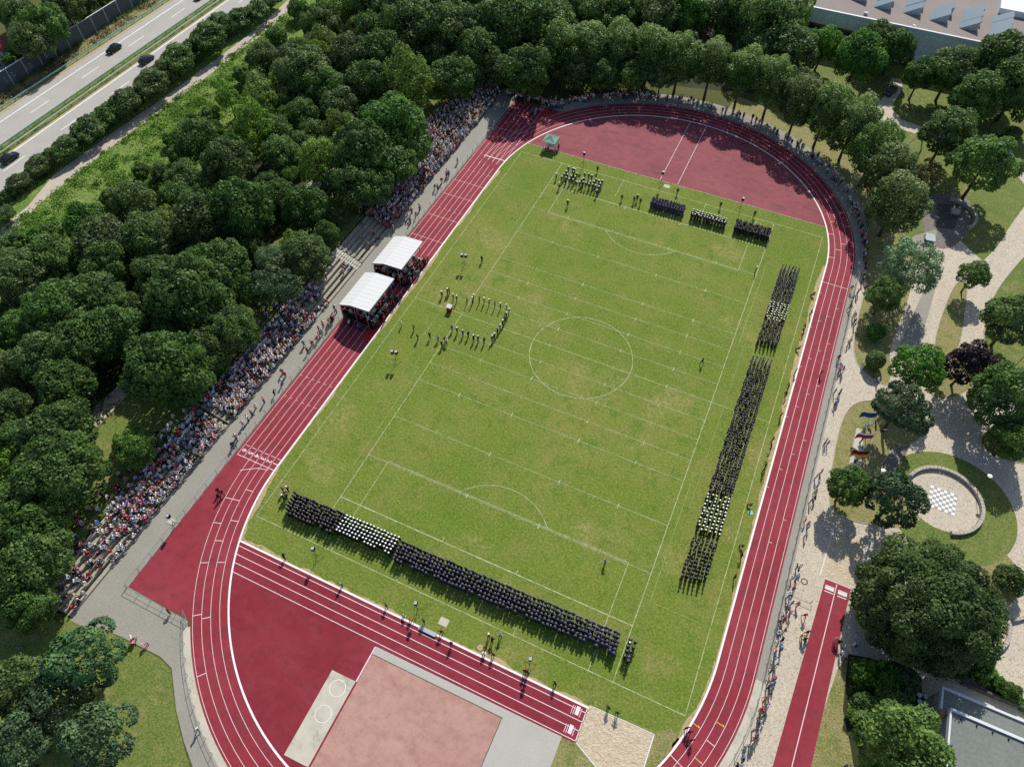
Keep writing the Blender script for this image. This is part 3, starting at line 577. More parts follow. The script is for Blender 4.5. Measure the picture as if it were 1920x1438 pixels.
TREES = [("h",1,-125.06,-11.49,1.45,1.68,0),("h",0,-124.54,-7.62,2.47,2.65,0),("h",0,-124.85,-2.21,2.75,2.91,0),("h",0,-124.96,1.82,2.33,2.51,0),("h",0,-123.42,4.72,3.27,3.41,0),("h",1,-123.18,11.13,3.81,3.92,0),("h",1,-123.92,16.58,3.4,3.53,0),("h",1,-124.01,20.8,3.21,3.35,0),("h",0,-122.9,23.16,3.96,4.06,0),("h",0,-122.34,31.13,4.31,4.39,0),("h",0,-123.74,37.05,3.63,3.75,0),("h",0,-123.63,42.2,4.46,4.54,0),("h",1,-124.56,48.83,3.5,3.63,0),("h",0,-122.97,53.15,4.87,4.93,0),("h",0,-127.67,62.61,3.38,3.51,0),("h",0,-124.53,62.58,3.37,3.5,0),("h",1,-123.57,66.36,3.54,3.66,0),("h",1,-121.89,71.78,3.59,3.71,0),("h",0,-122.68,78.7,3.22,3.36,0),("h",0,-119.35,-16.53,2.16,2.35,0),("b",1,-97.09,66.25,4.45,6.65,1),("g",0,-92.9,64.98,2.99,2.69,1),("b",2,-101.85,48.58,3.87,6.07,1),("b",1,-99.67,41.84,2.53,4.73,1),("b",1,-95.7,50.17,3.86,6.06,1),("b",1,-87.4,44.94,5.93,8.13,1),("b",1,-80.09,42.99,4.89,7.09,1),("k",1,-100.13,32.66,3.18,5.64,1),("g",0,-103.26,28.33,2.47,2.27,1),("k",1,-89.4,31.73,4.76,7.68,1),("k",1,-83.91,22.28,5.23,8.3,1),("b",2,-94.56,15.22,4.55,6.75,1),("m",2,-81.64,10.24,5.23,7.43,1),("b",0,-80.73,24.98,4.04,6.24,1),("b",0,-96.73,5.41,2.01,4.21,1),("b",1,-89.47,4.74,3.5,5.7,1),("k",1,-66.01,18.78,4.6,7.48,1),("m",2,-69.89,-0.46,6.12,8.32,1),("m",2,-75.88,-5.87,5.57,7.77,1),("b",0,-91.78,-6.63,4.39,6.59,1),("b",2,-88.57,-17.48,4.96,7.16,1),("b",0,-80.98,-13.74,4.77,6.97,1),("m",0,-60.52,6.62,4.68,6.88,1),("b",2,-94.92,-25.29,4.48,6.68,1),("k",1,-58.23,-1.87,2.83,5.18,1),("b",0,-75.3,19.27,4.04,6.24,1),("b",0,-86.37,-1.32,3.61,5.81,1),("g",0,-109.4,-21.03,2.71,2.47,1),("g",0,-106.69,-15.82,2.13,2,1),("g",1,-105.25,-10.24,1.95,1.86,1),("g",1,-106.99,-18.86,2.31,2.15,1),("g",1,-109.87,-24,2.48,2.28,1),("g",0,-103.74,-3.57,1.99,1.89,1),("g",0,-103.97,6.16,1.84,1.77,1),("g",0,-101.04,13.88,1.99,1.9,1),("g",1,-106.06,17.92,1.68,1.64,1),("g",0,-98.84,24.09,2.42,2.23,1),("g",0,-107.09,45.7,2.36,2.19,1),("g",0,-109.37,63.4,2.77,2.52,1),("g",1,-112.22,77.18,2.89,2.61,1),("g",1,-106.61,25.91,1.73,1.68,1),("g",0,-98.6,4.15,1.81,1.75,1),("b",0,-95.4,-30.72,4.76,6.96,2),("b",0,-82.71,-34.48,5.46,7.66,2),("m",1,-79.39,-28.88,4.65,6.85,2),("b",1,-84.56,-21.87,4.37,6.57,2),("b",1,-78.53,-42.19,4.81,7.01,2),("b",2,-74.61,-37.09,4.88,7.08,2),("m",2,-72.07,-33.01,4.51,6.71,2),("m",0,-63.86,-22.1,7.55,8.32,2),("m",1,-54.1,-24.05,4.09,6.29,2),("b",1,-64.14,-28.69,3.11,5.31,2),("m",0,-56.47,-36.75,6.43,8.63,2),("b",0,-55.51,-30.53,3.9,6.1,2),("p",0,-53.85,-13.28,4.56,6.6,2),("b",2,-65.04,-12.1,4.38,6.58,2),("t",0,-54.26,-49.31,2.93,5.13,2),("m",2,-64.29,-52.82,5.45,7.65,2),("m",1,-58.64,-57.47,5.85,8.05,2),("b",0,-76.68,-51.87,3.36,5.56,2),("b",1,-62.15,-63.11,3.83,6.03,2),("b",2,-83.26,-46.42,3.5,5.7,2),("b",2,-71.37,-45.11,4.27,6.47,2),("b",1,-74,-19.9,4.32,6.52,2),("b",0,-53.07,-3.77,3.96,6.16,2),("b",2,-57.74,-15.59,3.24,5.44,2),("m",0,-57.22,-65.33,4.61,6.81,3),("m",2,-52.53,-68.62,4.34,6.54,3),("m",2,-53.06,-72.85,4.11,6.31,3),("b",1,-49.63,-74.06,3.16,5.36,3),("p",1,-37,-76.05,5.03,7.03,3),("p",1,-38.02,-80.51,3.91,6.02,3),("b",0,-43.08,-82.1,3.61,5.81,3),("p",1,-29.35,-82.17,4.51,6.56,3),("p",0,-37.42,-86.4,4.01,6.11,3),("b",0,-59.17,-68.83,3.69,5.89,3),("b",1,-90,76.23,5.48,7.68,4),("b",2,-80.37,79.88,6.14,8.34,4),("b",1,-80.85,67.26,5.27,7.47,4),("b",1,-73.59,70.78,6.81,9.01,4),("b",2,-73.15,86.49,5.52,7.72,4),("b",1,-66.95,74.93,6.33,8.53,4),("b",1,-60.47,75.58,6.79,8.99,4),("b",0,-53.74,81.82,7.68,8.2,4),("b",0,-54,91.08,6.13,8.33,4),("b",2,-43.18,87.42,6.36,8.56,4),("b",2,-81.08,54.91,5.33,7.53,4),("k",0,-62.15,50.81,6.03,9.34,4),("b",1,-55.35,58.11,5.19,7.39,4),("m",2,-56.6,33.16,7.47,8.41,4),("m",0,-57.69,23.34,6.76,8.96,4),("m",0,-52.3,25.49,5.06,7.26,4),("b",1,-55.11,15.94,4.91,7.11,4),("b",1,-52.57,18.25,4.09,6.29,4),("b",1,-40.72,67.17,5.72,7.92,4),("b",1,-35.33,99.52,5.46,7.66,4),("b",0,-28.92,104.27,5.49,7.69,4),("b",1,-41.76,99.43,5.51,7.71,4),("b",2,-71.22,47.24,5.49,7.69,4),("b",0,-74.1,59.14,5.1,7.3,4),("b",2,-73.12,38.69,4.54,6.74,4),("k",0,-68.88,32.02,3.94,6.63,4),("b",0,-54.34,70.93,5.15,7.35,4),("l",2,-36.41,78.48,5.57,8.83,5),("l",0,-30.8,82.04,5.74,8.63,5),("l",2,-24.16,84.97,5.44,8.98,5),("l",0,-16.97,86.86,5.71,8.66,5),("l",1,-9.17,86.52,5.35,9.09,5),("l",2,-1.78,87.5,5.16,9.31,5),("l",2,5.85,86.75,4.81,9.73,5),("l",1,13.13,85.24,5.01,9.49,5),("l",0,20.07,80.33,5.01,9.49,5),("l",0,26.14,78.81,5.07,9.42,5),("l",2,32.32,76.24,5.36,9.07,5),("l",1,37.69,69.11,4.92,9.59,5),("l",0,40.96,62.75,5.02,9.47,5),("l",2,43.93,54.58,5.55,8.85,5),("b",2,-30.97,75.06,3.56,5.76,6),("b",2,-24.82,76.7,3.54,5.74,6),("b",1,-18.57,79.86,3.55,5.75,6),("b",2,-12.05,82.37,3.3,5.5,6),("t",1,-13.64,108.53,5.72,7.92,6),("b",1,-6.99,115.14,5.51,7.71,6),("b",2,1.29,114.68,6.11,8.31,6),("b",1,6.43,110.09,7.71,8.17,6),("b",2,14.46,103.89,5.43,7.63,6),("t",0,20.49,111.36,4.48,6.68,6),("m",2,29.04,106.89,5.62,7.82,6),("m",2,36.51,116.48,4.71,6.91,6),("m",0,32.36,119.92,4.79,6.99,6),("t",1,43.89,108.11,4.05,6.25,6),("b",1,49.84,110.17,5.76,7.96,6),("b",0,58.68,114.94,6.75,8.95,6),("b",0,63.67,107.26,6.07,8.27,6),("b",0,55.77,101.86,5.45,7.65,6),("b",0,51.11,84.04,5.5,7.7,6),("t",1,58.46,74.25,6,8.2,6),("d",0,49.77,75.44,3.2,2.86,6),("g",0,66.35,99.54,2.19,2.05,6),("b",1,18.1,95.46,3.29,5.49,6),("b",2,6.27,101.73,3.93,6.13,6),("b",1,-19.81,105.64,5.72,7.92,6),("s",0,48.32,38.87,5.05,7.25,7),("t",0,45.8,32.04,3.07,5.27,7),("t",0,60.31,44.9,2.57,4.77,7),("o",0,46.45,26.08,1.53,1.75,7),("o",0,47.25,19.34,1.58,1.8,7),("t",0,52.67,16.19,4.04,6.24,7),("u",0,60.36,20.86,3.72,5.92,7),("b",1,66.19,33.24,4.77,6.97,7),("p",0,50.9,6.27,4.69,6.72,7),("b",0,65.13,15.35,4.91,7.11,7),("b",2,45.9,-10.03,2.85,5.05,7),("p",1,51.87,-10.97,4.45,6.51,7),("m",2,57.74,-24.63,8.58,6.3,7),("h",1,69.79,-13.76,2.25,2.43,7),("g",1,66.93,-27.82,1.82,1.76,7),("h",0,67.77,-26.47,1.27,1.51,7),("h",0,70.83,-29.44,1.24,1.48,7),("h",1,69.59,-28.83,1.11,1.36,7),("g",1,55.57,-34.6,2.35,2.18,7),("g",1,53.42,-35.13,1.95,1.86,7),("h",1,57.37,-34.22,2.34,2.52,7),("h",1,53.95,-38.81,1.63,1.85,7),("h",0,56.51,-37.02,2.04,2.24,7),("t",0,56.43,-43.99,5.09,7.29,7),("g",1,52.86,-40.52,0.95,1.06,7),("h",1,64.79,-29.54,0.98,1.23,7),("b",1,67.76,8.92,3.3,5.5,7),("b",0,-166.91,37.26,4.75,6.95,8),("b",1,-157.86,35.88,5.32,7.52,8),("b",0,-157.1,30.46,4.72,6.92,8),("b",2,-161.43,45.39,4.96,7.16,8),("b",2,-174.44,39.58,4.15,6.35,8),("g",1,-165.2,30.62,2.44,2.25,8),("g",0,-162.77,51.4,3.15,2.82,8),("b",1,-164.36,53.5,4.26,6.46,8),("g",0,-165.59,60.19,2.95,2.66,8),("g",1,-163.93,26.56,1.87,1.8,8),("b",1,-17.9,133.31,5.34,7.61,9),("m",1,-65.88,93.42,5.13,7.39,9),("k",1,-74.21,6.78,3.19,5.35,9),("b",0,-64.37,67.22,3.84,6.03,9),("m",0,-51.19,102.12,4.09,6.3,9),("b",0,-47.73,68.49,3.76,5.95,9),("k",0,-66.76,84.03,3.54,5.71,9),("b",0,-37.69,123.11,2.95,5.09,9),("b",0,-70.37,97.07,1.94,4.04,9),("b",1,-61.7,99.67,2.98,5.13,9),("m",0,-13.33,114.77,2.06,4.16,9),("b",0,-84.8,62.11,2.19,4.3,9),("b",1,-66.89,25.77,3.7,5.89,9),("m",1,-21.53,97.84,3.26,5.42,9),("m",2,-32.28,91.76,3.48,5.65,9),("k",1,-99.52,79.6,3.9,6.1,9),("t",0,-71.62,15.67,2.24,4.35,9),("m",2,-96.23,56.33,3.91,6.1,9),("m",1,-32.05,113.7,5.2,7.46,9),("b",1,-80.53,97.57,3.83,6.02,9),("b",0,7.39,131.59,4.64,6.87,9),("b",0,1.17,133.5,3.43,5.6,9),("k",1,-69.98,-61.63,4.27,6.49,9),("b",0,-82.12,37.77,2.53,4.66,9),("b",2,-48.96,74.59,3.24,5.4,9),("b",2,-6.46,131.5,3.51,5.68,9),("m",0,-0.33,125.41,5.43,7.7,9),("b",2,-64.69,-34.35,3.92,6.12,9),("b",0,-101.83,91.42,4.04,6.24,9),("b",0,-61.22,111.42,4.01,6.21,9),("m",1,-35.86,89.41,2.26,4.37,9),("b",2,-63.3,41.46,3.96,6.16,9),("b",0,-27.27,124.37,2.75,4.89,9),("s",0,-19.2,122.36,2.94,5.09,9),("s",0,0.45,138.58,3.54,5.72,9),("b",0,-63.58,105.39,3.21,5.37,9),("p",1,-61.5,16.24,1.96,4.06,9),("b",2,-69.21,-28.65,1.91,4,9),("b",2,-47.72,91.83,2.4,4.52,9),("k",0,-78.51,4.74,2.3,4.42,9),("s",0,-73.47,104.46,3.09,5.25,9),("k",1,-65.27,60.39,2.18,4.29,9),("m",2,-88,87.61,1.9,4,9),("k",1,-98.3,72.96,4.52,6.74,9),("m",2,-54.86,3.95,2.63,4.77,9),("b",0,-89.36,-27.3,2.57,4.7,9),("b",0,-23.2,116.63,3.04,5.19,9),("b",0,-43.41,78.38,2.71,4.85,9),("m",1,-87.96,11.71,2.32,4.43,9),("b",0,-41.68,109.3,2.73,4.86,9),("b",2,-86.62,-12.05,2.54,4.67,9),("b",0,-55.96,8.98,1.94,4.04,9),("s",0,-59.62,-6.46,3.07,5.23,9),("s",0,-92.01,96.32,2.22,4.33,9),("s",0,-50.63,111.22,5.05,7.3,9),("b",1,-68.89,54.94,3.25,5.41,9),("k",0,7.14,141.66,3.72,5.9,9),("m",2,-96.01,-37.29,2.02,4.12,9),("k",0,-75.23,52.42,2.75,4.89,9),("b",1,-58.93,65.69,3.18,5.34,9),("b",2,-68.32,103.74,2.35,4.47,9),("t",1,-94.68,-40.91,2.25,4.36,9),("m",1,-87.51,82.94,2.22,4.33,9),("m",0,-47.49,106.42,1.99,4.09,9),("t",1,-99.44,-27.52,2.12,4.23,9),("k",0,10.39,120.77,5.47,7.75,9),("b",1,-38.31,111.56,2.49,4.61,9),("k",0,-83.41,-7.14,3.62,5.8,9),("p",0,-12.72,121.09,1.91,4.01,9),("t",1,-61.08,88.05,2.25,4.37,9),("k",1,-88.53,69.35,3.21,5.37,9),("b",0,-79.75,33.64,3.83,6.02,9),("b",0,-91.73,25.65,1.92,4.02,9),("k",0,-82.64,88.31,4.16,6.37,9),("t",1,-96.27,-14.35,4.67,6.9,9),("b",0,-92.01,-36.8,1.96,4.06,9),("b",0,-82.43,102.46,2.25,4.36,9),("b",1,-66.18,37.69,2.33,4.45,9),("b",0,-27.09,95.24,4,6.2,9),("b",0,-34.26,120.83,2.52,4.65,9),("t",0,-46.36,95.06,2.35,4.46,9),("b",1,-89.44,-42.85,2.2,4.31,9),("b",1,-87.73,37.21,3,5.15,9),("b",0,-75.03,30.21,3.19,5.35,9),("b",1,-14.93,124.4,3.46,5.64,9),("b",2,-27.04,117.74,2.1,4.21,9),("m",0,-93.36,91.99,3.4,5.57,9),("b",2,-69.75,9.34,3.28,5.45,9),("k",0,-91.59,59.84,3.97,6.17,9),("t",1,-70.87,-12.38,3.26,5.42,9),("m",1,-93.13,82.73,4.43,6.66,9),("m",1,-23.63,110.88,1.94,4.03,9),("k",1,-23.4,127.55,3.07,5.23,9),("b",0,-75.53,26.18,2.3,4.41,9),("k",1,-77.3,101.72,3.07,5.22,9),("m",0,-41.29,74.09,3.4,5.57,9),("m",1,-39.35,116.36,2.31,4.43,9),("p",0,-29.66,120.69,2.51,4.64,9),("t",0,-13.79,128.71,1.98,4.07,9),("p",0,-87.43,56.56,1.94,4.04,9),("m",0,-37.52,107.4,2.86,5.01,9),("k",0,-90.5,53.15,3.95,6.14,9),("b",1,-79.33,0.87,2.26,4.37,9),("k",0,-18.63,112.31,2.65,4.78,9),("b",2,-68.01,107.85,2.06,4.16,9),("b",2,3.4,120.96,1.96,4.06,9),("m",1,-36.94,92.38,2.06,4.16,9),("m",0,-88.37,-47.17,3.58,5.76,9),("b",2,-77.5,-56.12,2.43,4.55,9),("b",1,-70.77,-55.5,3.2,5.36,9),("m",0,-101.56,-32.35,3.84,6.03,9),("k",1,-62.5,57.54,2.9,5.04,9),("b",1,-99.12,84.66,2.29,4.41,9),("b",0,-92.35,38.42,2.02,4.12,9),("t",0,-4.4,108.9,1.93,4.03,9),("b",1,-45.75,116.52,3.46,5.63,9),("m",2,-56.77,99.38,3.02,5.18,9),("m",0,-73.85,79.43,2.63,4.76,9),("b",2,-9.32,123.72,3.76,5.95,9),("k",0,-93.6,43.39,2.6,4.73,9),("b",1,-12.04,102.29,3.1,5.25,9),("b",0,-58.32,41.26,2.42,4.54,9),("b",1,-84.24,32.06,2.23,4.34,9),("b",1,-58.63,44.82,2.35,4.47,9),("m",1,-32.49,125.34,2.98,5.13,9),("m",0,-88.03,-38.92,3.47,5.64,9),("p",0,-59.85,95.5,1.91,4,9),("b",2,-52.85,63.71,2.72,4.85,9),("m",0,-88.08,96.67,2.32,4.43,9),("b",0,-73.97,97.74,2.51,4.63,9),("m",2,-75.3,2.36,2.08,4.19,9),("b",0,-74.21,-26.34,2.68,4.82,9),("m",2,-73.98,12.12,2.56,4.68,9),("b",0,-65.64,-5.73,2.25,4.37,9),("p",0,-5.19,136.68,3.74,5.93,9),("m",0,-61.26,82.78,2.31,4.43,9),("b",1,-59.45,105.26,1.97,4.07,9),("k",1,-73.17,94.07,2.64,4.77,9),("b",1,-10.24,136.74,2.26,4.37,9),("k",1,-16.72,118.06,3.33,5.5,9),("m",0,-82.45,3.33,2.9,5.04,9),("p",1,-68.59,59.5,2.06,4.16,9),("s",0,-94.22,-19.22,1.93,4.02,9),("m",0,-90.03,19.79,2.04,4.15,9),("m",2,-88.73,-34.2,2.17,4.28,9),("b",0,-60.41,-30.89,2.75,4.89,9),("p",0,-24.15,122.46,1.95,4.05,9),("p",0,-75.59,-11.7,2.3,4.41,9)]
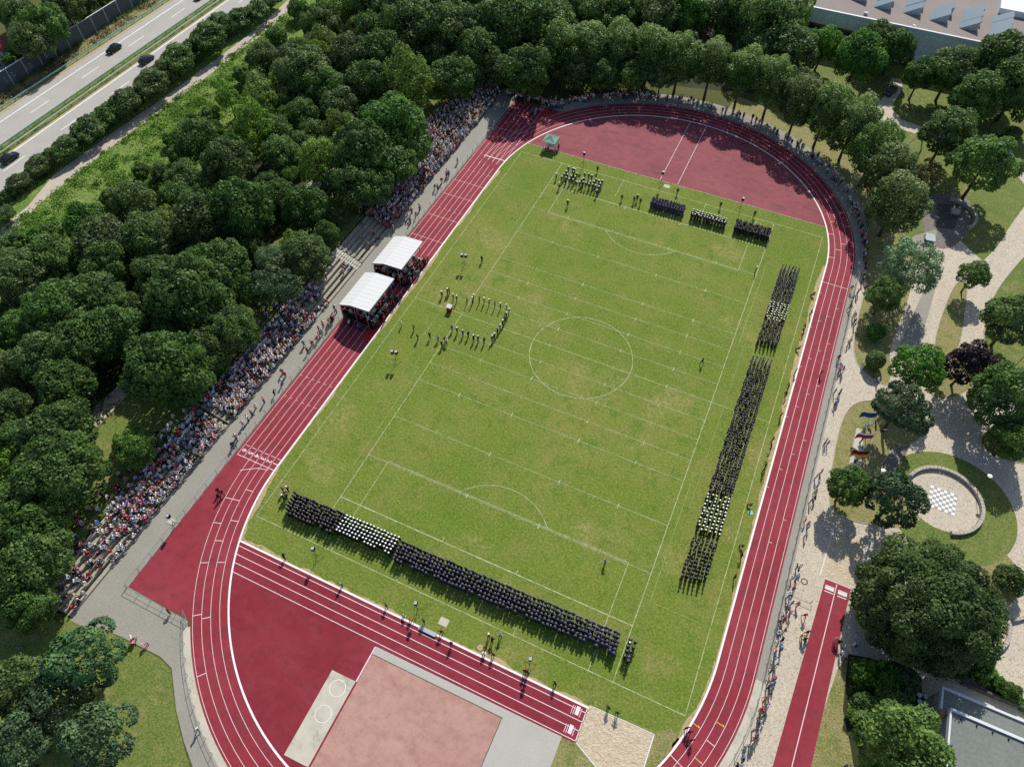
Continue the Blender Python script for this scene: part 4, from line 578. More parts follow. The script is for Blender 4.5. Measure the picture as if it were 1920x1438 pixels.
SPECIAL = {162: 'silvery green tree over the lawn bed at the top of the plaza', 163: 'fresh green small tree below the silvery tree', 164: 'small bright tree alone on the path fork', 165: 'upper clipped round bush in the lawn bed', 166: 'lower clipped round bush in the lawn bed', 167: 'bright green tree at the end of the grey slab strip', 168: 'dark purple-leaved tree by the cobbled fork', 169: "dark tree on the bank at the picture's edge", 170: 'spreading pine shading the flagpoles', 171: 'dark tree standing over the corner bed of the cobbled park', 172: 'dark tree at the plaza side of the pine bed', 173: 'grey-green pine closest to the chess court', 174: 'very large round maple overhanging the jump sand pit', 175: 'round dark shrub below the low retaining wall', 176: 'bright shrub below the side court wall', 177: 'dark shrub tucked against the side court wall', 178: 'shrub in the planting strip farthest from the pavilion corner', 179: 'shrub in the planting strip nearer the pavilion corner', 180: 'bright groundcover shrub at the middle of the hedge bed', 181: 'bright groundcover shrub at the runway corner of the hedge bed', 182: 'dark groundcover shrub along the shaded path', 183: 'dark shrub at the runway edge of the hedge bed', 184: 'dark shrub in the middle of the hedge bed', 185: 'large fresh green tree in front of the pavilion', 186: 'small bright shrub at the runway side of the hedge bed', 187: 'small dark shrub at the pavilion corner', 188: "dark tree behind the corner bed at the picture's edge", 22: 'first broadleaf tree in the thicket beside the sunny meadow, from the motorway side', 23: 'second broadleaf tree in the thicket beside the sunny meadow, from the motorway side', 20: 'third broadleaf tree in the thicket beside the sunny meadow, from the motorway side', 34: 'fourth broadleaf tree in the thicket beside the sunny meadow, from the motorway side', 24: 'fifth broadleaf tree in the thicket beside the sunny meadow, from the motorway side', 43: 'sixth broadleaf tree in the thicket beside the sunny meadow, from the motorway side', 31: 'seventh broadleaf tree in the thicket beside the sunny meadow, from the motorway side', 39: 'eighth broadleaf tree in the thicket beside the sunny meadow, from the motorway side', 35: 'ninth broadleaf tree in the thicket beside the sunny meadow, from the motorway side', 40: 'tenth broadleaf tree in the thicket beside the sunny meadow, from the motorway side', 25: 'eleventh broadleaf tree in the thicket beside the sunny meadow, from the motorway side', 46: 'twelfth broadleaf tree in the thicket beside the sunny meadow, from the motorway side', 41: 'thirteenth broadleaf tree in the thicket beside the sunny meadow, from the motorway side', 33: 'fourteenth broadleaf tree in the thicket beside the sunny meadow, from the motorway side', 26: 'fifteenth broadleaf tree in the thicket beside the sunny meadow, from the motorway side', 45: 'sixteenth broadleaf tree in the thicket beside the sunny meadow, from the motorway side', 32: 'first dense rounded maple in the thicket beside the sunny meadow, from the motorway side', 38: 'second dense rounded maple in the thicket beside the sunny meadow, from the motorway side', 37: 'third dense rounded maple in the thicket beside the sunny meadow, from the motorway side', 42: 'fourth dense rounded maple in the thicket beside the sunny meadow, from the motorway side', 27: 'first light yellow-green birch in the thicket beside the sunny meadow, from the motorway side', 29: 'second light yellow-green birch in the thicket beside the sunny meadow, from the motorway side', 30: 'third light yellow-green birch in the thicket beside the sunny meadow, from the motorway side', 36: 'fourth light yellow-green birch in the thicket beside the sunny meadow, from the motorway side', 44: 'fifth light yellow-green birch in the thicket beside the sunny meadow, from the motorway side', 59: 'first bright green shrub in the thicket beside the sunny meadow, from the motorway side', 51: 'second bright green shrub in the thicket beside the sunny meadow, from the motorway side', 47: 'third bright green shrub in the thicket beside the sunny meadow, from the motorway side', 58: 'fourth bright green shrub in the thicket beside the sunny meadow, from the motorway side', 57: 'fifth bright green shrub in the thicket beside the sunny meadow, from the motorway side', 50: 'sixth bright green shrub in the thicket beside the sunny meadow, from the motorway side', 48: 'seventh bright green shrub in the thicket beside the sunny meadow, from the motorway side', 60: 'eighth bright green shrub in the thicket beside the sunny meadow, from the motorway side', 55: 'ninth bright green shrub in the thicket beside the sunny meadow, from the motorway side', 49: 'tenth bright green shrub in the thicket beside the sunny meadow, from the motorway side', 53: 'eleventh bright green shrub in the thicket beside the sunny meadow, from the motorway side', 52: 'twelfth bright green shrub in the thicket beside the sunny meadow, from the motorway side', 28: 'thirteenth bright green shrub in the thicket beside the sunny meadow, from the motorway side', 54: 'fourteenth bright green shrub in the thicket beside the sunny meadow, from the motorway side', 56: 'fifteenth bright green shrub in the thicket beside the sunny meadow, from the motorway side', 61: 'sixteenth bright green shrub in the thicket beside the sunny meadow, from the motorway side', 21: 'seventeenth bright green shrub in the thicket beside the sunny meadow, from the motorway side', 62: 'first broadleaf tree in the wood behind the terraces, from the motorway side', 65: 'second broadleaf tree in the wood behind the terraces, from the motorway side', 81: 'third broadleaf tree in the wood behind the terraces, from the motorway side', 63: 'fourth broadleaf tree in the wood behind the terraces, from the motorway side', 66: 'fifth broadleaf tree in the wood behind the terraces, from the motorway side', 79: 'sixth broadleaf tree in the wood behind the terraces, from the motorway side', 67: 'seventh broadleaf tree in the wood behind the terraces, from the motorway side', 83: 'eighth broadleaf tree in the wood behind the terraces, from the motorway side', 82: 'ninth broadleaf tree in the wood behind the terraces, from the motorway side', 75: 'tenth broadleaf tree in the wood behind the terraces, from the motorway side', 71: 'eleventh broadleaf tree in the wood behind the terraces, from the motorway side', 80: 'twelfth broadleaf tree in the wood behind the terraces, from the motorway side', 85: 'thirteenth broadleaf tree in the wood behind the terraces, from the motorway side', 73: 'fourteenth broadleaf tree in the wood behind the terraces, from the motorway side', 84: 'fifteenth broadleaf tree in the wood behind the terraces, from the motorway side', 64: 'first dense rounded maple in the wood behind the terraces, from the motorway side', 68: 'second dense rounded maple in the wood behind the terraces, from the motorway side', 77: 'third dense rounded maple in the wood behind the terraces, from the motorway side', 69: 'fourth dense rounded maple in the wood behind the terraces, from the motorway side', 78: 'fifth dense rounded maple in the wood behind the terraces, from the motorway side', 72: 'sixth dense rounded maple in the wood behind the terraces, from the motorway side', 70: 'seventh dense rounded maple in the wood behind the terraces, from the motorway side', 74: 'grey-green pine in the wood behind the terraces', 76: 'fresh green tree in the wood behind the terraces', 95: 'first broadleaf tree in the lower corner below the terrace end, from the motorway side', 89: 'second broadleaf tree in the lower corner below the terrace end, from the motorway side', 92: 'third broadleaf tree in the lower corner below the terrace end, from the motorway side', 86: 'first dense rounded maple in the lower corner below the terrace end, from the motorway side', 88: 'second dense rounded maple in the lower corner below the terrace end, from the motorway side', 87: 'third dense rounded maple in the lower corner below the terrace end, from the motorway side', 91: 'first grey-green pine in the lower corner below the terrace end, from the motorway side', 94: 'second grey-green pine in the lower corner below the terrace end, from the motorway side', 90: 'third grey-green pine in the lower corner below the terrace end, from the motorway side', 93: 'fourth grey-green pine in the lower corner below the terrace end, from the motorway side', 96: 'first broadleaf tree in the wood behind the far terrace end, from the motorway side', 106: 'second broadleaf tree in the wood behind the far terrace end, from the motorway side', 98: 'third broadleaf tree in the wood behind the far terrace end, from the motorway side', 97: 'fourth broadleaf tree in the wood behind the far terrace end, from the motorway side', 119: 'fifth broadleaf tree in the wood behind the far terrace end, from the motorway side', 99: 'sixth broadleaf tree in the wood behind the far terrace end, from the motorway side', 100: 'seventh broadleaf tree in the wood behind the far terrace end, from the motorway side', 120: 'eighth broadleaf tree in the wood behind the far terrace end, from the motorway side', 118: 'ninth broadleaf tree in the wood behind the far terrace end, from the motorway side', 101: 'tenth broadleaf tree in the wood behind the far terrace end, from the motorway side', 102: 'eleventh broadleaf tree in the wood behind the far terrace end, from the motorway side', 108: 'twelfth broadleaf tree in the wood behind the far terrace end, from the motorway side', 112: 'thirteenth broadleaf tree in the wood behind the far terrace end, from the motorway side', 122: 'fourteenth broadleaf tree in the wood behind the far terrace end, from the motorway side', 104: 'fifteenth broadleaf tree in the wood behind the far terrace end, from the motorway side', 103: 'sixteenth broadleaf tree in the wood behind the far terrace end, from the motorway side', 113: 'seventeenth broadleaf tree in the wood behind the far terrace end, from the motorway side', 105: 'eighteenth broadleaf tree in the wood behind the far terrace end, from the motorway side', 117: 'nineteenth broadleaf tree in the wood behind the far terrace end, from the motorway side', 114: 'twentieth broadleaf tree in the wood behind the far terrace end, from the motorway side', 115: 'twenty-first broadleaf tree in the wood behind the far terrace end, from the motorway side', 116: 'twenty-second broadleaf tree in the wood behind the far terrace end, from the motorway side', 110: 'first dense rounded maple in the wood behind the far terrace end, from the motorway side', 109: 'second dense rounded maple in the wood behind the far terrace end, from the motorway side', 111: 'third dense rounded maple in the wood behind the far terrace end, from the motorway side', 121: 'first light yellow-green birch in the wood behind the far terrace end, from the motorway side', 107: 'second light yellow-green birch in the wood behind the far terrace end, from the motorway side', 137: 'first broadleaf tree before the flat-roofed hall, from the motorway side', 138: 'second broadleaf tree before the flat-roofed hall, from the motorway side', 161: 'third broadleaf tree before the flat-roofed hall, from the motorway side', 139: 'fourth broadleaf tree before the flat-roofed hall, from the motorway side', 140: 'fifth broadleaf tree before the flat-roofed hall, from the motorway side', 142: 'sixth broadleaf tree before the flat-roofed hall, from the motorway side', 143: 'seventh broadleaf tree before the flat-roofed hall, from the motorway side', 160: 'eighth broadleaf tree before the flat-roofed hall, from the motorway side', 144: 'ninth broadleaf tree before the flat-roofed hall, from the motorway side', 145: 'tenth broadleaf tree before the flat-roofed hall, from the motorway side', 159: 'eleventh broadleaf tree before the flat-roofed hall, from the motorway side', 151: 'twelfth broadleaf tree before the flat-roofed hall, from the motorway side', 155: 'thirteenth broadleaf tree before the flat-roofed hall, from the motorway side', 154: 'fourteenth broadleaf tree before the flat-roofed hall, from the motorway side', 152: 'fifteenth broadleaf tree before the flat-roofed hall, from the motorway side', 153: 'sixteenth broadleaf tree before the flat-roofed hall, from the motorway side', 147: 'first dense rounded maple before the flat-roofed hall, from the motorway side', 149: 'second dense rounded maple before the flat-roofed hall, from the motorway side', 148: 'third dense rounded maple before the flat-roofed hall, from the motorway side', 158: 'bright green shrub before the flat-roofed hall', 141: 'first fresh green tree before the flat-roofed hall, from the motorway side', 146: 'second fresh green tree before the flat-roofed hall, from the motorway side', 150: 'third fresh green tree before the flat-roofed hall, from the motorway side', 156: 'fourth fresh green tree before the flat-roofed hall, from the motorway side', 157: 'dry brownish shrub before the flat-roofed hall', 196: 'first broadleaf tree behind the noise barrier, from its far end', 192: 'second broadleaf tree behind the noise barrier, from its far end', 193: 'third broadleaf tree behind the noise barrier, from its far end', 189: 'fourth broadleaf tree behind the noise barrier, from its far end', 190: 'fifth broadleaf tree behind the noise barrier, from its far end', 191: 'sixth broadleaf tree behind the noise barrier, from its far end', 197: 'first bright green shrub behind the noise barrier, from its far end', 195: 'second bright green shrub behind the noise barrier, from its far end', 194: 'third bright green shrub behind the noise barrier, from its far end', 198: 'fourth bright green shrub behind the noise barrier, from its far end', 214: 'first light yellow-green birch deep in the wood between meadow and terraces, from the motorway side', 242: 'second light yellow-green birch deep in the wood between meadow and terraces, from the motorway side', 318: 'third light yellow-green birch deep in the wood between meadow and terraces, from the motorway side', 287: 'fourth light yellow-green birch deep in the wood between meadow and terraces, from the motorway side', 300: 'fifth light yellow-green birch deep in the wood between meadow and terraces, from the motorway side', 269: 'sixth light yellow-green birch deep in the wood between meadow and terraces, from the motorway side', 266: 'seventh light yellow-green birch deep in the wood between meadow and terraces, from the motorway side', 272: 'eighth light yellow-green birch deep in the wood between meadow and terraces, from the motorway side', 238: 'ninth light yellow-green birch deep in the wood between meadow and terraces, from the motorway side', 293: 'tenth light yellow-green birch deep in the wood between meadow and terraces, from the motorway side', 257: 'eleventh light yellow-green birch deep in the wood between meadow and terraces, from the motorway side', 201: 'twelfth light yellow-green birch deep in the wood between meadow and terraces, from the motorway side', 336: 'thirteenth light yellow-green birch deep in the wood between meadow and terraces, from the motorway side', 221: 'fourteenth light yellow-green birch deep in the wood between meadow and terraces, from the motorway side', 205: 'fifteenth light yellow-green birch deep in the wood between meadow and terraces, from the motorway side', 240: 'sixteenth light yellow-green birch deep in the wood between meadow and terraces, from the motorway side', 310: 'seventeenth light yellow-green birch deep in the wood between meadow and terraces, from the motorway side', 291: 'eighteenth light yellow-green birch deep in the wood between meadow and terraces, from the motorway side', 302: 'nineteenth light yellow-green birch deep in the wood between meadow and terraces, from the motorway side', 338: 'twentieth light yellow-green birch deep in the wood between meadow and terraces, from the motorway side', 255: 'twenty-first light yellow-green birch deep in the wood between meadow and terraces, from the motorway side', 264: 'twenty-second light yellow-green birch deep in the wood between meadow and terraces, from the motorway side', 298: 'first grey-green pine deep in the wood between meadow and terraces, from the motorway side', 346: 'second grey-green pine deep in the wood between meadow and terraces, from the motorway side', 340: 'third grey-green pine deep in the wood between meadow and terraces, from the motorway side', 235: 'fourth grey-green pine deep in the wood between meadow and terraces, from the motorway side', 325: 'fifth grey-green pine deep in the wood between meadow and terraces, from the motorway side', 296: 'sixth grey-green pine deep in the wood between meadow and terraces, from the motorway side', 345: 'seventh grey-green pine deep in the wood between meadow and terraces, from the motorway side', 267: 'eighth grey-green pine deep in the wood between meadow and terraces, from the motorway side', 333: 'ninth grey-green pine deep in the wood between meadow and terraces, from the motorway side', 263: 'first fresh green tree deep in the wood between meadow and terraces, from the motorway side', 273: 'second fresh green tree deep in the wood between meadow and terraces, from the motorway side', 260: 'third fresh green tree deep in the wood between meadow and terraces, from the motorway side', 215: 'fourth fresh green tree deep in the wood between meadow and terraces, from the motorway side', 288: 'fifth fresh green tree deep in the wood between meadow and terraces, from the motorway side', 268: 'sixth fresh green tree deep in the wood between meadow and terraces, from the motorway side', 279: 'seventh fresh green tree deep in the wood between meadow and terraces, from the motorway side', 297: 'eighth fresh green tree deep in the wood between meadow and terraces, from the motorway side', 313: 'ninth fresh green tree deep in the wood between meadow and terraces, from the motorway side', 341: 'first silvery green tree deep in the wood between meadow and terraces, from the motorway side', 252: 'second silvery green tree deep in the wood between meadow and terraces, from the motorway side', 239: 'third silvery green tree deep in the wood between meadow and terraces, from the motorway side', 251: 'fourth silvery green tree deep in the wood between meadow and terraces, from the motorway side', 253: 'fifth silvery green tree deep in the wood between meadow and terraces, from the motorway side', 232: 'sixth silvery green tree deep in the wood between meadow and terraces, from the motorway side', 233: 'seventh silvery green tree deep in the wood between meadow and terraces, from the motorway side'}
count = {}
for i, (k, v, x, y, R, hc, sec) in enumerate(TREES):
    nm, cat = KN[k]
    count[(k, sec)] = count.get((k, sec), 0)+1
    lab = SPECIAL.get(i)
    if sec == 5: lab = "%s linden counting from the terrace end of the row round the north bend" % ORD[count[(k, sec)]]
    if sec == 0: lab = "%s shrub up the motorway hedge strip counting from the picture's lower end" % ORD[count[(k, sec)]]
    grp = WHERE[sec][1] if not (sec in (0, 5)) else WHERE[sec][1]
    if lab is None: lab = "%s %s" % (DESC[k], WHERE[sec][0]); grp = WHERE[sec][1]+", "+nm.replace("_", " ")+"s"
    t = empty(nm, (x, y, 0), 0, lab, cat, grp)
    rz = random.uniform(0, 6.28); sv = random.uniform(.88, 1.14)
    me = PROTO[k.upper() if (R > 5.5 and sec == 7 and k in 'mt') else k][v % len(PROTO[k])] if not (R > 5.5 and sec == 7 and k in 'mt') else PROTO[k.upper()][0]
    sy = random.uniform(.88, 1.14)
    if sec == 9: hc *= random.uniform(.8, 1.15)
    if sec == 0: R *= .82; hc *= .75; sy = 1.5; rz = random.choice((0, math.pi))+random.uniform(-.2, .2)
    c = bpy.data.objects.new("crown", me); C.objects.link(c); c.parent = t; c.location = (0, 0, hc); c.scale = (R, R*sy, R*sv); c.rotation_euler = (0, 0, rz)
    tk = bpy.data.objects.new("trunk", TRUNK[i % 4]); C.objects.link(tk); tk.parent = t; s = R if k not in "hgod" else R*.6
    tk.scale = (s, s, max(.4, hc+.25*R)); tk.rotation_euler = (0, 0, rz)

def leaf_patch(name, poly, count_, hmin, hmax, size, mat_name, label, clump=0, seed=1, upright=.5):
    """ground plants: many leaf faces on short stems inside a polygon, one mass"""
    rg = np.random.default_rng(seed); P = np.array(poly); lo, hi = P.min(0), P.max(0)
    def ins(q):
        c = np.zeros(len(q), bool)
        for i in range(len(P)):
            (x1, y1), (x2, y2) = P[i], P[(i+1) % len(P)]
            if y1 == y2: continue
            c ^= ((y1 > q[:, 1]) != (y2 > q[:, 1])) & (q[:, 0] < (x2-x1)*(q[:, 1]-y1)/(y2-y1)+x1)
        return c
    pts = np.zeros((0, 2))
    if clump:
        cc = rg.uniform(lo, hi, size=(clump, 2)); cs = rg.uniform(.4, 1.6, clump); ch = rg.uniform(hmin, hmax, clump)
    hs = np.zeros(0)
    while len(pts) < count_:
        if clump:
            j = rg.integers(clump, size=count_); d = rg.normal(size=(count_, 2))*cs[j][:, None]; q = cc[j]+d; hq = ch[j]*np.exp(-(d**2).sum(1)/(2*cs[j]**2))*rg.uniform(.4, 1.0, count_)
        else: q = rg.uniform(lo, hi, size=(count_, 2)); hq = rg.uniform(hmin, hmax, count_)
        k = ins(q); pts = np.concatenate([pts, q[k]]); hs = np.concatenate([hs, hq[k]])
    pts = pts[:count_]; hs = hs[:count_]
    pos = np.concatenate([pts, hs[:, None]+.03], 1)
    nn = rg.normal(size=(count_, 3)); nn[:, 2] = np.abs(nn[:, 2])+upright; nn /= np.linalg.norm(nn, axis=1)[:, None]
    a = np.cross(nn, rg.normal(size=(count_, 3))); a /= np.linalg.norm(a, axis=1)[:, None]; b = np.cross(nn, a); s = size*rg.uniform(.5, 1.4, count_)[:, None]
    V = np.stack([pos-a*s, pos-b*s*.6, pos+a*s, pos+b*s*.6], 1).reshape(-1, 3)
    me = bpy.data.meshes.new(name); me.from_pydata(V.tolist(), [], np.arange(count_*4).reshape(-1, 4).tolist())
    o = ob(name, me, None, mat_name); o["kind"] = "stuff"; o["label"] = label; return o
leaf_patch("meadow_weeds", [(-119,-30),(-108,-28),(-100,-5),(-92,20),(-84,45),(-80,80),(-118.5,90),(-118.8,40)], 55000, .1, 1.0, .2, "leaf_weed", "tall weeds over the sunny meadow by the footpath", clump=900, seed=3)
leaf_patch("verge_weeds", [(-157.6,-30),(-153.5,-30),(-153.5,95),(-157.6,95)], 6000, .1, .7, .2, "leaf_dry", "weeds on the verge below the noise barrier", clump=150, seed=4)
leaf_patch("barrier_weeds", [(-157.8,-30),(-156.8,-30),(-156.8,95),(-157.8,95)], 2500, .2, 1.3, .2, "leaf_bright", "green creepers at the foot of the noise barrier", clump=60, seed=14)
leaf_patch("median_weeds", [(-140.2,-30),(-138.6,-30),(-138.6,95),(-140.2,95)], 4000, .1, .9, .16, "leaf_weed", "weeds growing between the median guard rails", clump=110, seed=5)
leaf_patch("bank_undergrowth", [(-127,-40),(-123.4,-40),(-123.4,110),(-127,110)], 9000, .2, 1.4, .25, "leaf_broad", "undergrowth below the motorway hedge strip", clump=160, seed=6)
leaf_patch("wood_undergrowth", [(-110,-60),(-57,-80),(-57,70),(-40,86),(0,94),(8,130),(-70,130),(-92,20)], 26000, .1, 1.2, .35, "leaf_broad", "ferns and saplings on the shaded wood floor", clump=700, seed=8)
leaf_patch("groundcover", [(51.56,-33.01),(54.83,-32.50),(60.68,-33.00),(60.97,-35.88),(58.92,-38.21),(54.40,-43.67),(52.48,-39.76)], 7000, .2, 1.0, .2, "leaf_bright", "low green groundcover in the hedge bed beside the runway", clump=90, seed=9)
leaf_patch("building_planting", [(65.35,-28.95),(68.55,-26.59),(71.25,-27.95),(73.55,-29.27),(77.66,-31.01),(77.04,-33.31),(71.97,-30.14),(67.37,-29.36)], 3500, .3, 1.2, .2, "leaf_maple", "planting strip between cobbles and the low building", clump=40, seed=10)
# ---------------------------------------------------------------- terraces, fences, tribunes
TX, TD, TR_, NR = -47.4, .9, .36, 6
terr = empty("terrace", (0,0,0), 0, "long stepped concrete terrace full of spectators beside the home straight", "terrace")
for i in range(NR):
    for (y0, y1) in ((-72.4+.5*i*0, -38.0), (-37.6, 1.6), (3.6, 34), (34.5, 69.5)):
        MB().box(TX-TD*i-TD*.66, TX-TD*i, y0, y1, 0.0, .3+TR_*i).box(TX-TD*i-TD*.995, TX-TD*i-TD*.66, y0+.01, y1-.01, 0, .3+TR_*i-.3).build("step", "step_concrete", terr)
for j in range(12): MB().box(TX-TD*.5*j-TD*.5, TX-TD*.5*j, 1.65, 3.55, 0, .16+TR_*.5*j).build("stair", "concrete", terr)
hr = MB().tube((TX+.1,3.6,.95),(TX-TD*NR,3.6,3.2),.045).tube((TX+.1,3.6,0),(TX+.1,3.6,.95),.045).tube((TX-TD*NR,3.6,2),(TX-TD*NR,3.6,3.2),.045); hr.build("handrail","galvanised",terr)
hr = MB().tube((TX+.1,-37.8,.95),(TX-TD*NR,-37.8,3.2),.045).tube((TX+.1,-37.8,0),(TX+.1,-37.8,.95),.045).tube((TX-TD*NR,-37.8,2),(TX-TD*NR,-37.8,3.2),.045); hr.build("handrail","galvanised",terr)
eb = TX-TD*NR
m = MB(); m.add([(eb,-73,2.05),(eb-4.5,-73,1.9),(eb-14,-74,.05),(eb-14,71,.05),(eb-4.5,71,1.9),(eb,70,2.05)], [(0,5,4,1),(1,4,3,2)]); m.add([(eb,-73,2.05),(eb-4.5,-73,1.9),(eb-14,-74,.05),(eb-8,-77,.05),(eb,-76.5,.05),(TX,-74,.02)],[(0,1,2,3),(0,3,4),(0,4,5)])
m.build("embankment","park_grass")["kind"]="structure"

post_me = MB().tube((0,0,0),(0,0,1.1),.035,.035,6).mesh("post"); post_me.materials.append(MAT["galvanised"])
def fence(name, pts, label, step=2.4, rails=(1.08,.55), mat_="galvanised", z=0.0):
    f = empty(name, (pts[0][0], pts[0][1], 0), 0, label, "fence"); off = Vector((pts[0][0], pts[0][1], 0))
    m = MB(); total = 0; k = 0
    for a, b in zip(pts, pts[1:]):
        A = Vector((a[0],a[1],z))-off; B = Vector((b[0],b[1],z))-off
        for hgt in rails: m.tube(A+Vector((0,0,hgt)), B+Vector((0,0,hgt)), .028 if hgt > 1 else .016, None, 5)
        l = (B-A).length; nseg = max(1, round(l/step))
        for i in range(nseg):
            o = bpy.data.objects.new("post", post_me); C.objects.link(o); o.parent = f; o.location = A.lerp(B, i/nseg)
    m.build("rail", mat_, f); return f
fence("track_fence", [(-43.45,-65.9),(-43.45,66.9)], "grey tube fence with posts between terrace walk and home straight", 2.5)
fence("track_fence", [(-43.45,-66.1),(-32.3,-66.2)]+[(x,y) for x,y in arc(0,-YC,RO+.75,216,270,18)], "tube fence turning round the south bend below the terrace", 2.4)
fence("track_fence", [(RO+.9,-YC),(RO+.9,YC)], "tube fence between back straight and cobbled plaza", 2.5)
fence("track_fence", arc(0,YC,RO+.9,0,142,40), "tube fence round the shaded north bend", 2.4)
fence("track_fence", arc(0,-YC,RO+.9,-62,0,18), "tube fence along the lower end of the back straight bend", 2.4)
fence("terrace_railing", [(eb-.3,-72),(eb-.3,69)], "thin railing along the top back edge of the terrace", 3.0, (1.08,), z=2.05)
gt = empty("barrier_gate", (45.5,-27.6,0), 0, "steel crowd barrier standing across the cobbles beside the runway", "barrier")
MB().tube((-3.2,0,1.05),(0,0,1.05),.03).tube((-3.2,0,.2),(0,0,.2),.03).tube((-3.2,0,0),(-3.2,0,1.05),.03).tube((0,0,0),(0,0,1.05),.03).tube((-1.6,0,.2),(-1.6,0,1.05),.02).build("frame","steel",gt)

# noise barrier
nb = empty("noise_barrier", (-158.2,0,0), 0, "tall grey panelled noise barrier with scrawled graffiti along the motorway", "noise barrier")
pan = MB().box(-.09,.09,-2.2,2.2,0,4).mesh("panel"); pan.materials.append(MAT["barrier_grey"]); pst = MB().box(-.16,.16,-.1,.1,0,4.12).mesh("post"); pst.materials.append(MAT["facade_panel"]); cp = MB().box(-.14,.14,-2.2,2.2,4.0,4.1).mesh("coping"); cp.materials.append(MAT["facade_white"])
for k in range(-14, 24):
    for nm_, me in (("panel",pan),("post",pst),("coping",cp)):
        o = bpy.data.objects.new(nm_, me); C.objects.link(o); o.parent = nb; o.location = (0, 32.6+4.65*k-2.32*(nm_ == "post"), 0)
gf = MB(); rg_ = random.Random(4)
y = 16.0
while y < 36:
    z0 = 1.0+rg_.uniform(0,.3); hgt = 1.0+rg_.uniform(0,.5); q = [(y,z0),(y+.1,z0+hgt),(y+.5,z0+hgt*.9),(y+.45,z0+.2),(y+.9,z0+rg_.uniform(0,.6))]
    for a, b in zip(q, q[1:]): gf.tube((.105,a[0],a[1]),(.105,b[0],b[1]),.05,None,4)
    y += rg_.uniform(.9,1.5) + (2.4 if rg_.random() < .2 else 0)
gf.build("graffiti","facade_panel",nb)

# guard rails
def guard(name, x, label, m_="galvanised"):
    g_ = empty(name, (x,0,0), 0, label, "guard rail")
    MB().box(-.04,.04,-120,180,.55,.86).box(-.075,.075,-120,180,.66,.75).build("rail", m_, g_)
    pm = MB().box(-.05,.05,-.05,.05,0,.8).mesh("post"); pm.materials.append(MAT["galvanised"])
    for k in range(-12, 24):
        o = bpy.data.objects.new("post", pm); C.objects.link(o); o.parent = g_; o.location = (-.12, k*4.0, 0)
guard("guard_rail", -152.2, "steel guard rail between noise barrier verge and motorway", "teal_paint"); guard("guard_rail", -140.4, "steel guard rail on the barrier side of the weedy median", "teal_paint"); guard("guard_rail", -138.35, "steel guard rail on the hedge side of the weedy median", "white_paint")

# covered tribunes on the home straight
def tribune(y0, y1, label):
    t = empty("tribune", (-40, (y0+y1)/2, 0), 0, label, "tribune"); h_ = (y1-y0)/2
    prof = [(-2.9,4.05),(-.35,4.95),(3.5,5.12)]
    for a, b, nm_ in ((prof[0],prof[1],"roof_back"),(prof[1],prof[2],"roof_front")):
        n_ = 9; m = MB()
        for i in range(n_):
            ya = -h_+2*h_*i/n_; yb = -h_+2*h_*(i+1)/n_; ym = (ya+yb)/2; vs = []; fs = []
            for yy, dz in ((ya,0),(ym,-.015),(yb,0)): vs += [(a[0],yy,a[1]+dz),(b[0],yy,b[1]+dz)]
            m.add(vs, [(0,1,3,2),(2,3,5,4)])
        m.box(b[0]-.05,b[0]+.0,-h_,h_,b[1]-.32,b[1]-.02) if nm_ == "roof_front" else m.box(a[0],a[0]+.05,-h_,h_,a[1]-.35,a[1]-.02)
        m.build(nm_, "white_canvas", t)
    for s in (-1,1):
        MB().add([(prof[0][0],s*h_,3.7),(prof[1][0],s*h_,4.5),(prof[2][0],s*h_,4.75),(prof[2][0],s*h_,5.1),(prof[1][0],s*h_,4.93),(prof[0][0],s*h_,4.03)],[(0,1,4,5),(1,2,3,4)]).build("valance","galvanised",t)
        for x, z in ((-2.7,3.9),(.2,4.7),(2.6,4.8)): MB().tube((x,s*(h_-.15),0),(x,s*(h_-.15),z),.07).build("post","steel",t)
        MB().tube((-2.7,s*(h_-.15),3.1),(2.6,s*(h_-.15),3.1),.05).tube((-2.7,s*(h_-.15),1.0),(2.6,s*(h_-.15),.4),.05).build("brace","steel",t)
    for i in range(6):
        MB().box(3.6-1.1*(i+1)+.002, 3.6-1.1*i, -h_+.3, h_-.3, 0, .25+.3*i).build("tier", "dark_metal", t)
        MB().box(3.6-1.1*(i+1)+.1, 3.6-1.1*i-.5, -h_+.5, h_-.5, .25+.3*i+.38, .25+.3*i+.45).build("bench","red_cloth",t)
    MB().box(-3.05,-2.98,-h_+.3,h_-.3,0,3.0).build("back_wall","dark_metal",t)
    return t
tribune(-10.3,-1.4,"white-roofed tribune closest to the band ring on the home straight"); tribune(1.2,9.4,"white-roofed tribune standing farther up the home straight")
sheet("red_carpet", [(-36.9,-13.0),(-35.75,-13),(-35.75,-7.5),(-36.9,-7.5)], .040, "red_cloth")

